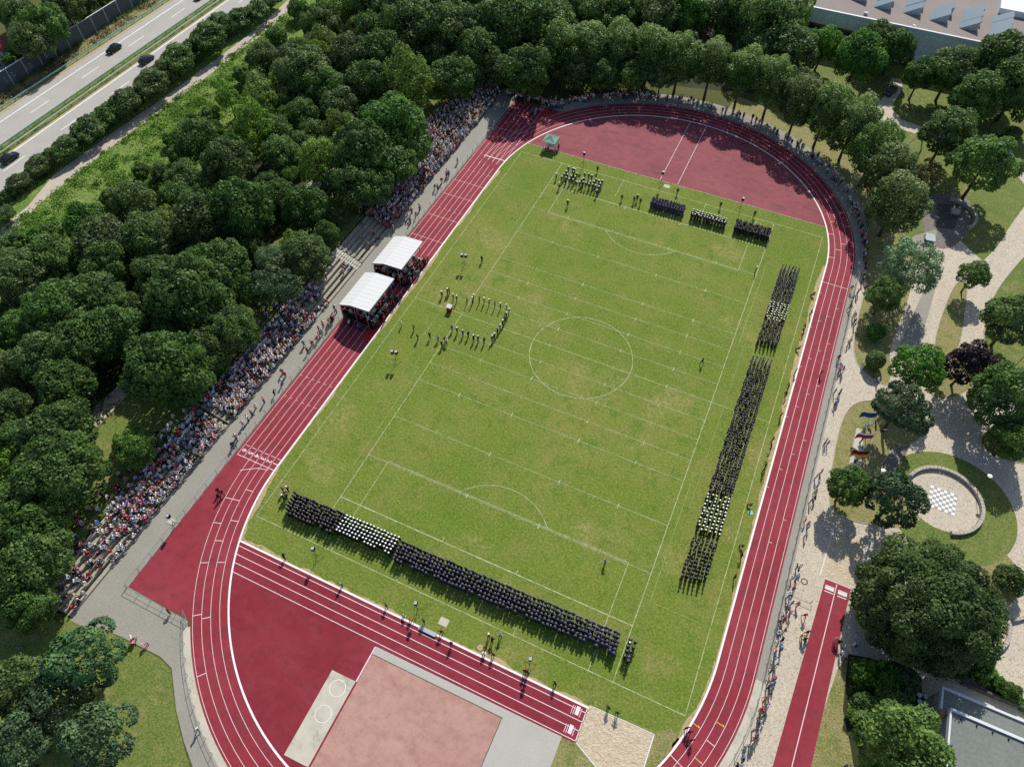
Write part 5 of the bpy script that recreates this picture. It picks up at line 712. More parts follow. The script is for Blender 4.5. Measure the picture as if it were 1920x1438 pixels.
# ---------------------------------------------------------------- park furniture
ch = empty("chessboard", (60.95,-3.0,.03), math.radians(-2), "giant chessboard of white and grey tiles on the round cobbled court", "chessboard")
tw_ = MB().box(-.235,.235,-.235,.235,0,.03).mesh("tile"); tg_ = tw_.copy(); tw_.materials.append(MAT["tile_white"]); tg_.materials.append(MAT["tile_grey"])
for i in range(8):
    for j in range(8):
        o = bpy.data.objects.new("tile", tw_ if (i+j) % 2 else tg_); C.objects.link(o); o.parent = ch; o.location = ((i-3.5)*.49, (j-3.5)*.49, 0)
def arc_wall(name, cx, cy, r, w, h_, a0, a1, n, label, zb=0.0):
    t = empty(name, (cx,cy,zb), 0, label, "wall")
    for i in range(n):
        b0 = a0+(a1-a0)*i/n+.25; b1 = a0+(a1-a0)*(i+1)/n-.25; A = [math.radians(b0+(b1-b0)*q/2) for q in range(3)]; m = MB(); dz = random.uniform(-.012,.012)
        vs = []
        for t_ in A:
            for rr in (r-w/2, r+w/2):
                for z in (0, h_+dz): vs.append((rr*math.cos(t_), rr*math.sin(t_), z))
        fs = []
        for q in range(2):
            k = q*4; fs += [(k+1,k+3,k+7,k+5),(k,k+1,k+5,k+4),(k+2,k+6,k+7,k+3)]
        fs += [(0,2,3,1),(8,9,11,10)]
        m.add(vs, fs).build("stone","stone_wall",t)
arc_wall("curved_seat_wall", 61,-3,5.6,.5,.62,-75,190,44,"curved pale stone seat wall round the giant chess court")
arc_wall("curved_seat_wall", 66.6,-20.6,4.4,.5,.6,-100,60,26,"curved stone seat wall beside the big round tree")
arc_wall("retaining_wall", 67.5,-12.0,7.6,.4,.5,-60,25,20,"low curved retaining wall below the grassy mound")
arc_wall("memorial_wall", 56.4,67.5,5.0,.5,.8,-40,95,24,"curved dry stone wall round the memorial court")
mm = empty("memorial_stone", (57.2,68.2,0), .2, "grey memorial block on the dark slab of the round court", "memorial"); MB().box(-1.1,1.1,-.9,.9,0,.35).build("plinth","stone_dark",mm); MB().box(-.8,.8,-.6,.6,.35,1.0).build("block","stone_wall",mm)
ib = empty("info_table", (53.21,57.45)+(0,), .15, "small pale table stand beside the memorial court", "table"); MB().box(-.9,.9,-1.1,1.1,.8,.9).build("top","facade_panel",ib); [MB().box(x-.06,x+.06,y-.06,y+.06,0,.8).build("leg","dark_metal",ib) for x in (-.8,.8) for y in (-1,1)]
def street_lamp(x, y, h_, label, az=0):
    t = empty("park_lamp", (x,y,0), az, label, "lamp"); MB().tube((0,0,0),(0,0,h_),.06,.04).build("post","dark_metal",t)
    m = MB(); n = 12; vs = [(0,0,h_+.16)]
    for r, z in ((.36,h_+.08),(.30,h_-.02)): vs += [(r*math.cos(6.2832*i/n), r*math.sin(6.2832*i/n), z) for i in range(n)]
    fs = [(0,1+i,1+(i+1)%n) for i in range(n)]+[(1+i,1+n+i,1+n+(i+1)%n,1+(i+1)%n) for i in range(n)]+[tuple(range(2*n,n,-1))]
    m.add(vs, fs).build("lamp_head","lamp_white",t)
LAMPS = [((65.41,1.16),4.2,"round-headed park lamp on the lawn outside the chess court wall"),((50.71,-4.47),4.0,"round-headed park lamp beside the three flagpoles"),((33.73,100.15),4.5,"round-headed lamp on the lawn by the drive"),((62.13,102.68),4.5,"round-headed lamp near the upper path car"),((70.05,29.44),4.0,"round-headed lamp under the trees by the purple-leaved tree"),((43.10,112.60),4.5,"round-headed lamp at the drive's shrub edge")]
for p_, h_, lb in LAMPS: street_lamp(p_[0], p_[1], h_, lb)
wl_ = empty("wooden_mast", (-66.43,-44.78)+(0,), 0, "slim lamp mast leaning over the sandy wood path", "mast"); MB().tube((0,0,0),(-.6,.2,6.2),.09,.06).build("pole","bark",wl_); MB().box(-.9,-.4,.1,.3,6.15,6.3).build("lamp_head","galvanised",wl_)
bm = empty("leaning_beam", (48.72,87.94)+(0,), 0, "pale green slanting beam on the lawn beside the drive", "beam"); MB().tube((0,0,0),(-1.6,.6,4.6),.22,.22,4).build("beam","teal_paint",bm); MB().tube((-3.6,-.6,0),(-1.5,.5,4.2),.05).build("strut","dark_metal",bm)
pb = empty("picnic_slab", (46.90,1.26)+(0,), 0, "pale concrete strip where the flagpoles stand", "paving slab")
MB().add([(x-pb.location.x,y-pb.location.y,z) for z in (.0,.06) for x,y in [(46.84,5.07),(48.04,5.05),(48.65,-3.75),(46.78,-4.40)]],[(3,2,1,0),(4,5,6,7),(0,1,5,4),(1,2,6,5),(2,3,7,6),(3,0,4,7)]).build("slab","concrete",pb)
def flagpole(x, y, h_, bands, label, vertical=False, fl=2.6, fh=1.3):
    t = empty("flagpole", (x,y,0), 0, label, "flagpole"); MB().tube((0,0,0),(0,0,h_),.06,.035,8).build("pole","facade_white",t); MB().tube((0,0,h_),(0,0,h_+.15),.07,.03,8).build("finial","flag_gold",t)
    fo = None; nb_ = len(bands)
    for k, bnd in enumerate(bands):
        m = MB(); n = 12; L_, R_ = [], []
        vs = []
        for i in range(n+1):
            u = i/n
            for e in (k/nb_, (k+1)/nb_):
                vs.append((-.05-u*fl*.86, -.25*u*fl*.5+.16*math.sin(u*9+e*1.5)*u, h_-.12-e*fh-u*fl*.34-.06*math.sin(u*7)))
        fs = [(2*i,2*i+2,2*i+3,2*i+1) for i in range(n)]; m.add(vs, fs)
        if fo is None: fo = m.build("flag", bnd, t)
        else: m.build("stripe", bnd, fo)
flagpole(*(48.23,4.91), 5.6, ["flag_blue"], "flagpole with plain blue flag at the pine end of the slab")
flagpole(*(48.08,0.16), 6.2, ["flag_white","flag_blue","flag_red"], "middle flagpole with white, blue and red striped flag", fh=1.4)
flagpole(*(48.04,-2.98), 5.6, ["flag_black","flag_red","flag_gold"], "flagpole with black, red and gold flag nearest the shrubs", fh=1.6)
mh = MB().ring(0,0,.42,.16,.012,0,360,24); mo = mh.build("manhole_ring","stone_dark"); mo.location = (44.03,-24.92)+(.02,); tag(mo,"round manhole ring in the cobbles beside the side runway","manhole")
for q, lb in (((-0.27,-51.58),"square pale drain cover on the grass behind the lower runway"),((-0.10,51.37),"small pale drain cover on the grass near the north edging")):
    d = MB().box(-.65,.65,-.55,.55,0,.04).build("drain_cover","concrete"); d.location = q+(.014,); tag(d, lb, "drain cover")
dc = MB().box(-.55,.55,-.45,.45,0,.05).build("drain_cover","concrete"); dc.location = (-44.44,-55.35)+(.01,); tag(dc,"square drain cover in the asphalt walk below the terrace","drain cover")
bx = MB().box(-1.3,1.3,-.28,.28,0,.28).build("hurdle_bench","facade_panel"); bx.location = (-1.66,-53.66)+(.03,); bx.rotation_euler=(0,0,0); tag(bx,"long low grey box on the runway edge kerb","box")
for q, lb in (((5.80,-52.59),"round straw hat disc lying on the runway edge"),((34.46,-17.46),"round green-rimmed net lying on the grass by the back straight")):
    d = MB(); d.ring(0,0,.3,.2,.05,0,360,20).ring(0,0,.1,.22,.06,0,360,12); o = d.build("round_disc","dirt" if "straw" in lb else "teal_paint"); o.location = q+(.02,); tag(o, lb, "disc")

def speaker_stand(x, y, h_, label, heads=1, rz=0.0):
    t = empty("loudspeaker_stand", (x,y,0), rz, label, "loudspeaker", "loudspeakers on tripods around the pitch")
    MB().tube((0,0,.25),(0,0,h_-.3),.03).build("mast","dark_metal",t)
    for k in range(3):
        a = k*2.094+.4; MB().tube((.9*math.cos(a),.9*math.sin(a),.02),(0,0,1.35),.025).tube((.45*math.cos(a),.45*math.sin(a),.68),(0,0,.4),.018).build("leg","dark_metal",t)
    for k in range(heads):
        dx = (k-(heads-1)/2)*.75
        MB().add([(dx-.2,-.24,h_-.45),(dx+.2,-.24,h_-.45),(dx+.27,.24,h_-.45),(dx-.27,.24,h_-.45),(dx-.2,-.24,h_+.2),(dx+.2,-.24,h_+.2),(dx+.27,.24,h_+.2),(dx-.27,.24,h_+.2)],[(0,3,2,1),(0,1,5,4),(1,2,6,5),(2,3,7,6),(3,0,4,7),(4,5,6,7)]).build("speaker_box","black_plastic",t)
        MB().box(dx-.2,dx+.2,-.22,.2,h_+.2,h_+.25).build("rain_cover","facade_panel",t)
    if heads > 1: MB().tube((-.5,0,h_-.4),(.5,0,h_-.4),.03).build("crossbar","dark_metal",t)
SPK = [((-19.06,50.24),3.4,1,"loudspeaker tripod behind the massed band at the north edge"),((-1.47,51.13),3.4,1,"loudspeaker tripod in front of the twin runway lines"),((16.11,50.10),3.2,1,"loudspeaker tripod behind the white-capped far platoon"),((-21.28,-51.01),3.4,1,"loudspeaker tripod below the black-uniformed end of the south formation"),((-4.21,-51.76),3.4,1,"loudspeaker tripod near the grey box on the runway edge"),((12.85,-51.95),3.4,1,"loudspeaker tripod near the two guards at the lower runway"),((-28.80,11.28),3.0,2,"double loudspeaker tripod uphill of the band ring"),((-28.98,-14.95),3.0,2,"double loudspeaker tripod downhill of the band ring"),((-43.45,-55.56),3.2,1,"loudspeaker tripod by the fence on the red apron")]
for q, h_, n_, lb in SPK: speaker_stand(q[0], q[1], h_, lb, n_, .3)

gz = empty("gazebo", (-28.2,53.5,0), 0, "pale green pavilion tent at the corner of the pitch", "gazebo")
for sx, sy in ((-1,-1),(1,-1),(1,1),(-1,1)): MB().tube((sx*1.35,sy*1.35,0),(sx*1.35,sy*1.35,2.3),.06).build("post","facade_white",gz)
q = [(-1.5,-1.5,2.2),(1.5,-1.5,2.2),(1.5,1.5,2.2),(-1.5,1.5,2.2),(0,0,3.25)]
for i in range(4):
    a, b, c_ = Vector(q[i]), Vector(q[(i+1)%4]), Vector(q[4]); mid = (a+b)/2; mc = mid.lerp(c_,.5)-Vector((0,0,.08))
    MB().add([a,b,c_,mc,a-Vector((0,0,.25)),b-Vector((0,0,.25))],[(0,1,3),(1,2,3),(2,0,3),(4,5,1,0)]).build("roof_panel", "green_canvas_pale" if i in (0,) else "green_canvas", gz)
tb = empty("table", (-27.9,53.2,0), 0, "white folding table under the green pavilion tent", "table"); MB().box(-.9,.9,-.4,.4,.7,.75).build("top","white_paint",tb); [MB().tube((x,y,0),(x,y,.7),.03).build("leg","dark_metal",tb) for x in (-.8,.8) for y in (-.3,.3)]
lt = empty("lectern", (-26.10,-0.22)+(0,), 0, "red-draped lectern with white top inside the band ring", "lectern"); MB().box(-.42,.42,-.35,.35,0,1.15).build("drape","red_cloth",lt); MB().add([(-.5,-.45,1.15),(.5,-.45,1.15),(.5,.45,1.3),(-.5,.45,1.3),(-.5,-.45,1.25),(.5,-.45,1.25),(.5,.45,1.4),(-.5,.45,1.4)],[(0,3,2,1),(4,5,6,7),(0,1,5,4),(1,2,6,5),(2,3,7,6),(3,0,4,7)]).build("top","white_canvas",lt); MB().tube((.2,.2,1.3),(.25,0,1.75),.015).build("microphone","black_plastic",lt)

# ---------------------------------------------------------------- buildings
hall = empty("flat_roofed_hall", (12,124.4,0), 0, "long flat-roofed hall with panelled front and sloped skylights", "building")
HL = 78.0; HH = 9.0
MB().box(0,HL,0,60,0,HH-.45).build("wall","facade_white",hall); MB().box(.3,HL,.4,60,HH-.44,HH-.2).build("roof","roof_gravel",hall)
MB().box(-.1,HL,-.12,.38,HH-.9,HH).build("parapet","facade_white",hall); MB().box(-.1,.3,.38,60,HH-.9,HH-.01).build("parapet","facade_white",hall)
pm1 = MB().box(.02,2.9,-.10,-.01,HH-3.6,HH-.95).mesh("panel"); pm1.materials.append(MAT["hall_panel"]); wm = MB().box(.02,2.9,-.04,.02,HH-5.2,HH-3.75).mesh("window"); wm.materials.append(MAT["glass_dark"]); pm2 = MB().box(.02,2.9,-.10,-.01,0.3,HH-5.35).mesh("panel"); pm2.materials.append(MAT["hall_panel"]); pm3 = MB().box(.02,2.9,-.10,-.01,HH-5.3,HH-3.65).mesh("panel"); pm3.materials.append(MAT["hall_panel"])
for k in range(26):
    for nm_, me in (("panel",pm1),("window",wm) if k < 6 else ("panel",pm3),("panel",pm2)):
        o = bpy.data.objects.new(nm_, me); C.objects.link(o); o.parent = hall; o.location = (k*2.96+.2,0,0)
sk_s = MB().add([(-1.7,-1.3,0),(1.7,-1.3,0),(1.7,1.3,0),(-1.7,1.3,0),(1.7,-1.3,1.9),(1.7,1.3,1.9)],[(0,1,4),(3,5,2),(1,2,5,4)]).mesh("skylight"); sk_s.materials.append(MAT["facade_panel"]); sk_g = MB().add([(-1.75,-1.35,.03),(1.75,-1.35,2.0),(1.75,1.35,2.0),(-1.75,1.35,.03)],[(0,1,2,3)]).mesh("pane"); sk_g.materials.append(MAT["skylight_glass"])
for (px_, py_) in ((26.8,5.4),(34,5.6),(40.5,4.6),(41.2,8.6),(47.6,3.6),(47.9,7.4),(48.2,11),(54.6,2.9),(54.8,6.4),(54.9,10),(20.5,7),(34.2,9.6),(27,9.4)):
    s_ = bpy.data.objects.new("skylight", sk_s); C.objects.link(s_); s_.parent = hall; s_.location = (px_-8, py_+3, HH-.2); s_.scale = (1.15,1.15,1.15); s_.rotation_euler = (0,0,.05)
    g_ = bpy.data.objects.new("pane", sk_g); C.objects.link(g_); g_.parent = s_
MB().box(15.0,15.9,1.6,2.4,HH-.2,HH+.4).build("roof_vent","facade_panel",hall); MB().box(27,27.6,.9,1.4,HH-.2,HH+.15).build("roof_vent","facade_white",hall)
MB().box(29.2,33.4,-3.0,-.11,2.7,2.95).build("canopy","facade_white",hall); MB().box(30,32.6,-.14,-.08,0,2.5).build("door","glass_dark",hall)
MB().box(46,HL+30,17,60,HH-.3,HH+1.2).build("upper_block","facade_white",hall)

pav = empty("pavilion", (62.4,-36.2,0), 0, "low grey-roofed pavilion with white fascia beside the big round tree", "building")
MB().box(.35,40,-40,-.4,0,4.55).build("wall","facade_panel",pav)
MB().box(.2,40,-40,-.2,4.56,4.75).build("roof","roof_felt",pav)
MB().box(-.02,40,-.22,.14,4.3,5.0).build("fascia","facade_white",pav); MB().box(-.06,.16,-40,-.23,4.3,4.98).build("fascia","facade_white",pav)
pn = MB().box(-.06,.0,-1.45,1.45,0.1,4.25).mesh("panel"); pn.materials.append(MAT["facade_panel"])
for k in range(10):
    o = bpy.data.objects.new("panel", pn); C.objects.link(o); o.parent = pav; o.location = (.33,-2.0-3*k,0)
MB().box(-.3,40,.16,2.75,0,3.1).build("annex","facade_panel",pav); MB().box(-.3,40,.16,2.75,3.11,3.25).build("annex_roof","roof_felt",pav); MB().box(-.55,40,2.76,3.05,2.9,3.5).build("annex_fascia","facade_white",pav); MB().box(-.55,-.31,.16,2.75,2.9,3.49).build("annex_fascia","facade_white",pav)
MB().box(-.55,.0,-.9,.1,3.3,3.45).build("copper_flashing","copper_trim",pav)
for k in range(9): MB().box(1.2+k*1.8,1.35+k*1.8,-.75,-.6,4.75,4.95).build("roof_stud","dark_metal",pav)
sheet("pavilion_yard", [(62.5,-33.0),(80,-33.2),(80,-30.8),(66,-30.4),(63,-31)], .024, "concrete")
yw = MB().box(0,16,-.15,.15,0,.9).build("yard_wall","stone_dark"); yw.location=(65.5,-30.3,0); tag(yw,"low dark yard wall between planting and pavilion","wall")
us = empty("parasol_folded", (61.6,-38.4,0), 0, "folded cream parasol leaning at the pavilion wall", "parasol"); MB().tube((0,0,0),(0,0,1.2),.04).build("pole","facade_white",us); MB().tube((0,0,1.1),(-.1,.1,3.4),.28,.04,8).build("canopy","white_canvas",us)
for i, (dx, dy) in enumerate(((0,0),(.75,.15),(.1,-.8),(.8,-.75))):
    bn = empty("round_bin", (60.4+dx,-34.4+dy,0), 0, ["round bin with pale lid closest to the pavilion corner shade","round bin beside the shaded path, second of the cluster","round bin lowest in the cluster by the pavilion","round bin next to the pavilion wall"][i], "bin", "bins by the pavilion"); MB().tube((0,0,0),(0,0,.85),.27,.31,12).build("body","steel",bn); MB().tube((0,0,.86),(0,0,.95),.32,.3,12).build("lid","facade_white",bn)
def hut(name, x, y, wx, wy, h_, rc, label):
    t = empty(name, (x,y,0), 0, label, "house"); MB().box(-wx,wx,-wy,wy,0,h_).build("wall","facade_white",t)
    MB().add([(-wx-.3,-wy-.3,h_),(wx+.3,-wy-.3,h_),(wx+.3,wy+.3,h_),(-wx-.3,wy+.3,h_),(0,-wy-.3,h_+1.8),(0,wy+.3,h_+1.8)],[(0,4,5,3),(1,2,5,4),(0,1,4),(2,3,5),(0,3,2,1)]).build("roof",rc,t); MB().box(wx-.02,wx+.05,-.8,.8,1,2.2).build("window","glass_dark",t)
hut("garden_house", -171,32,3,4,2.6,"roof_tile_red","small red-roofed garden house behind the noise barrier"); hut("garden_shed", -167.5,24,1.6,2.2,2.2,"roof_felt","grey-roofed shed behind the noise barrier"); hut("garden_shed", -168,70,2,3,2.2,"roof_tile_red","red-roofed shed behind the far end of the noise barrier")

# ---------------------------------------------------------------- cars
def loft(m, secs, mi=0):
    n = len(secs[0]); base = []
    vs = [v for s in secs for v in s]; fs = []
    for i in range(len(secs)-1):
        for j in range(n): a = i*n+j; b = i*n+(j+1)%n; fs.append((a, b, b+n, a+n))
    fs += [tuple(range(n-1,-1,-1)), tuple(range((len(secs)-1)*n, len(secs)*n))]
    return m.add(vs, fs, mi)
def car(x, y, rz, paint, label):
    t = empty("car", (x,y,.02), rz, label, "car", "cars")
    def sec(yy, w_, z0, z1, r_=.12): return [(-w_+r_,yy,z0),(w_-r_,yy,z0),(w_,yy,z0+r_),(w_,yy,z1-r_),(w_-r_,yy,z1),(-w_+r_,yy,z1),(-w_,yy,z1-r_),(-w_,yy,z0+r_)]
    body = MB(); loft(body, [sec(-2.2,.72,.34,.78),sec(-2.08,.84,.24,.95),sec(-1.4,.9,.2,.98),sec(0,.91,.2,.96),sec(1.1,.9,.2,.93),sec(1.85,.86,.22,.82),sec(2.15,.74,.3,.68)]); body.build("body", paint, t)
    cab = MB(); loft(cab, [sec(-1.95,.66,.9,.97,.03),sec(-1.35,.72,.9,1.36,.08),sec(-.6,.72,.9,1.44,.1),sec(.2,.72,.9,1.42,.1),sec(1.05,.68,.88,.95,.03)]); cab.build("windows","glass_dark",t)
    rf = MB(); loft(rf, [sec(-1.4,.62,1.34,1.385,.02),sec(-.6,.63,1.41,1.465,.02),sec(.15,.62,1.395,1.45,.02)]); rf.build("roof", paint, t)
    for sx in (-1,1):
        for yy in (-1.35,1.4): wh = MB().tube((sx*.72,yy,.31),(sx*.93,yy,.31),.31,.31,14).build("wheel","rubber",t); MB().tube((sx*.931,yy,.31),(sx*.94,yy,.31),.19,.17,10).build("rim","galvanised",wh)
        MB().box(sx*.55-.16,sx*.55+.16,2.05,2.14,.55,.7).build("headlight","lamp_white",t); MB().box(sx*.66-.14,sx*.66+.14,-2.19,-2.05,.6,.8).build("tail_light","tail_red",t); MB().box(sx*.9,sx*1.04,.72,.9,.92,1.05).build("mirror", paint, t)
car(-146.9,43.4,math.pi,"car_black","dark car driving beside the solid line on the barrier carriageway"); car(-135.7,43.0,0,"car_blue","dark car half hidden behind the hedge strip on the nearer carriageway"); car(-135.2,-1.4,0,"car_black","dark car at the lower picture edge of the nearer carriageway"); car(-145.0,75.5,math.pi,"car_blue","dark car at the top edge of the barrier carriageway")
q = (39.22,108.98); car(q[0],q[1],math.radians(160),"car_silver","dark grey car parked on the cobbled drive before the hall"); q = (63.56,99.48); car(q[0],q[1],math.radians(-50),"car_black","dark car parked in shade on the upper park path")

bg = empty("baby_buggy", (-37.14,-71.49)+(.01,), .6, "pink and dark baby buggy on the corner walk", "buggy")
MB().add([(-.22,-.3,.45),(.22,-.3,.45),(.22,.35,.45),(-.22,.35,.45),(-.25,-.4,.85),(.25,-.4,.85),(.25,.4,.7),(-.25,.4,.7)],[(0,3,2,1),(0,1,5,4),(1,2,6,5),(2,3,7,6),(3,0,4,7)]).build("seat","cloth_pink",bg); MB().tube((-.25,-.4,.85),(-.25,-.75,1.0),.02).tube((.25,-.4,.85),(.25,-.75,1.0),.02).tube((-.25,-.75,1.0),(.25,-.75,1.0),.02).build("handle","dark_metal",bg)
for wx in (-.26,.26):
    for wy in (-.3,.3): MB().tube((wx-.02,wy,.14),(wx+.02,wy,.14),.14,.14,10).build("wheel","rubber",bg); 
MB().tube((-.26,-.3,.14),(-.22,.3,.46),.015).tube((.26,-.3,.14),(.22,.3,.46),.015).tube((-.26,.3,.14),(-.22,-.3,.46),.015).tube((.26,.3,.14),(.22,-.3,.46),.015).build("frame","dark_metal",bg)
# ---------------------------------------------------------------- people
def skeleton(pose):
    v = {"pelvis": (0,0,.95,.155,3), "waist": (0,0,1.12,.14,2), "chest": (0,.01,1.36,.175,2), "neck": (0,0,1.49,.07,5), "head": (0,.015,1.60,.088,0), "crown": (0,-.005,1.71,.095,1)}
    e = [("pelvis","waist"),("waist","chest"),("chest","neck"),("neck","head"),("head","crown")]
    for s, q in ((-1,"l"),(1,"r")):
        v["sh"+q] = (s*.2,0,1.41,.075,2); v["el"+q] = (s*.25,-.02,1.14,.052,2); v["wr"+q] = (s*.25,.05,.90,.038,2); v["ha"+q] = (s*.25,.07,.80,.04,0)
        v["hi"+q] = (s*.1,0,.86,.1,3); v["kn"+q] = (s*.1,.02,.5,.07,3); v["an"+q] = (s*.1,-.01,.1,.05,3); v["to"+q] = (s*.11,.14,.045,.045,4)
        e += [("chest","sh"+q),("sh"+q,"el"+q),("el"+q,"wr"+q),("wr"+q,"ha"+q),("pelvis","hi"+q),("hi"+q,"kn"+q),("kn"+q,"an"+q),("an"+q,"to"+q)]
    def setp(**k):
        for n_, p_ in k.items(): v[n_] = tuple(p_)+v[n_][3:]
    if pose == "walk": setp(knl=(-.1,.2,.52),anl=(-.1,.24,.12),tol=(-.11,.38,.07),knr=(.1,-.02,.5),anr=(.1,-.3,.14),tor=(.11,-.2,.05),ell=(-.26,-.14,1.16),wrl=(-.25,-.2,.93),hal=(-.24,-.2,.84),elr=(.26,.1,1.15),wrr=(.24,.26,.98),har=(.23,.32,.92))
    if pose == "stride": setp(knl=(-.14,.12,.52),anl=(-.2,.22,.12),tol=(-.22,.36,.06),knr=(.13,-.08,.52),anr=(.2,-.26,.13),tor=(.22,-.14,.05),elr=(.32,.08,1.2),wrr=(.2,.28,1.3),har=(.12,.32,1.4))
    if pose == "play": setp(ell=(-.27,.1,1.18),wrl=(-.12,.3,1.28),hal=(-.05,.34,1.33),elr=(.27,.08,1.16),wrr=(.15,.32,1.2),har=(.08,.36,1.24))
    if pose == "photo": setp(ell=(-.28,.16,1.25),wrl=(-.12,.22,1.5),hal=(-.05,.22,1.58),elr=(.28,.16,1.25),wrr=(.12,.22,1.5),har=(.05,.22,1.58),anl=(-.15,-.01,.1),anr=(.16,-.02,.1),tol=(-.18,.13,.045),tor=(.19,.12,.045))
    if pose == "lean": setp(waist=(0,.06,1.12),chest=(0,.18,1.33),neck=(0,.24,1.45),head=(0,.28,1.55),crown=(0,.28,1.66),shl=(-.2,.18,1.37),shr=(.2,.18,1.37),ell=(-.27,.3,1.15),wrl=(-.1,.45,1.1),hal=(-.02,.47,1.1),elr=(.27,.3,1.15),wrr=(.1,.45,1.1),har=(.02,.47,1.08))
    if pose == "hip": setp(ell=(-.36,-.08,1.2),wrl=(-.22,.06,1.05),hal=(-.16,.1,1.0),elr=(.36,-.08,1.2),wrr=(.22,.06,1.05),har=(.16,.1,1.0),anl=(-.18,0,.1),anr=(.18,0,.1),tol=(-.22,.14,.045),tor=(.22,.14,.045))
    if pose == "sit":
        for n_ in list(v):
            x_, y_, z_, r_, t_ = v[n_]
            if n_[:2] not in ("kn","an","to"): v[n_] = (x_, y_, z_-.47, r_, t_)
        setp(hil=(-.11,.06,.47),hir=(.11,.06,.47),knl=(-.12,.44,.49),knr=(.12,.44,.49),anl=(-.12,.47,.1),anr=(.12,.47,.1),tol=(-.13,.61,.045),tor=(.13,.61,.045),ell=(-.26,.08,.7),wrl=(-.16,.28,.6),hal=(-.12,.36,.58),elr=(.26,.08,.7),wrr=(.16,.28,.6),har=(.12,.36,.58))
    return v, e
TAGS = {}
def body(pose, level):
    v, e = skeleton(pose); names = list(v); idx = {n_: i for i, n_ in enumerate(names)}
    me = bpy.data.meshes.new("skel"); me.from_pydata([v[n_][:3] for n_ in names], [(idx[a], idx[b]) for a, b in e], [])
    o = bpy.data.objects.new("skel", me); scene.collection.objects.link(o)
    md = o.modifiers.new("skin", 'SKIN'); md.branch_smoothing = .3
    for n_, i in idx.items():
        s = me.skin_vertices[0].data[i]; r = v[n_][3]; fy = .68 if n_ in ("pelvis","waist","chest") else 1.0; s.radius = (r, r*fy); s.use_root = (n_ == "pelvis")
    if level: sb = o.modifiers.new("sub", 'SUBSURF'); sb.levels = level; sb.render_levels = level
    dg = bpy.context.evaluated_depsgraph_get(); out = bpy.data.meshes.new_from_object(o.evaluated_get(dg)); out.name = "person"
    bpy.data.objects.remove(o)
    P = np.array([v[n_][:3] for n_ in names]); T = [v[n_][4] for n_ in names]; RR = np.array([v[n_][3] for n_ in names])
    ti = []
    for pg in out.polygons:
        c = np.array(pg.center); d = np.linalg.norm(P-c, axis=1)-RR*.9; ti.append(T[int(d.argmin())])
    TAGS[pose, level] = ti; out.polygons.foreach_set("use_smooth", [True]*len(ti)); out.materials.clear()
    return out
BODY = {ps: body(ps, 1) for ps in ("stand","walk","stride","play","photo","lean","hip","sit")}
LOWB = {ps: body(ps, 0) for ps in ("stand","sit","photo","lean")}
LOOK = {  # skin, hair or beret, top, legs, shoes, collar
 "navy": ("skin_light","uniform_navy","uniform_navy","uniform_navy","black_plastic","pale_grey"), "black": ("skin_light","uniform_black","uniform_black","uniform_black","black_plastic","pale_grey"),
 "guard": ("skin_tan","uniform_black","uniform_black","uniform_black","black_plastic","uniform_black"), "redguard": ("skin_light","flag_red","uniform_black","uniform_black","black_plastic","flag_red"),
 "blue": ("skin_light","uniform_navy","uniform_blue","uniform_blue","black_plastic","pale_grey"), "officer": ("skin_light","cap_white","uniform_navy","uniform_navy","black_plastic","cap_white"),
 "tan": ("skin_light","cap_white","cloth_beige","uniform_navy","black_plastic","cloth_beige")}
for c_ in SHIRT:
    for j, (hh, tt) in enumerate((("hair_brown","trouser_jeans"),("hair_blond","trouser_beige"),("hair_grey","trouser_grey"),("hair_brown","uniform_black"))):
        LOOK["%s%d" % (c_, j)] = ("skin_light" if j % 2 else "skin_tan", hh, "cloth_"+c_, tt, "black_plastic", "cloth_"+c_)
PM = {}
def person_mesh(pose, look):
    if (pose, look) not in PM:
        me = BODY[pose].copy()
        for n_ in LOOK[look]: me.materials.append(MAT[n_])
        me.polygons.foreach_set("material_index", TAGS[pose, 1]); me.update()
        PM[(pose, look)] = me
    return PM[(pose, look)]
def cap_profile(big):
    m = MB(); n = 12; rs = ((.095,1.665),(.10,1.70),(.132 if big else .122,1.735),(.136 if big else .124,1.755),(.09,1.785),(0.0,1.79))
    vs = [(r*math.cos(6.2832*i/n), r*math.sin(6.2832*i/n)+.01, z) for r, z in rs[:-1] for i in range(n)]+[(0,.01,rs[-1][1])]
    mi = []
    for k in range(4): m_ = 0 if k < 1 else 1; m.add([], [], 0); mi += [(k,i) for i in range(n)]
    m.add(vs, [(k*n+i, k*n+(i+1)%n, (k+1)*n+(i+1)%n, (k+1)*n+i) for k in range(4) for i in range(n)]+[(4*n+i, 4*n+(i+1)%n, 5*n) for i in range(n)])
    m.m = [0]*n+[1]*(4*n); m.add([(-.07,.1,1.69),(.07,.1,1.69),(.05,.19,1.675),(-.05,.19,1.675)],[(0,1,2,3)],0); return m
cw = cap_profile(True); CAPW = cw.mesh("cap"); CAPW.materials.append(MAT["uniform_black"]); CAPW.materials.append(MAT["cap_white"])
cd = cap_profile(False); cd.m = [1]*36+[0]*12+[1]*12+[1]*(len(cd.m)-60); CAPD = cd.mesh("cap"); CAPD.materials.append(MAT["pale_grey"]); CAPD.materials.append(MAT["uniform_navy"])  # dark cap with a pale ring around the rim of its top
NPERSON = [0]
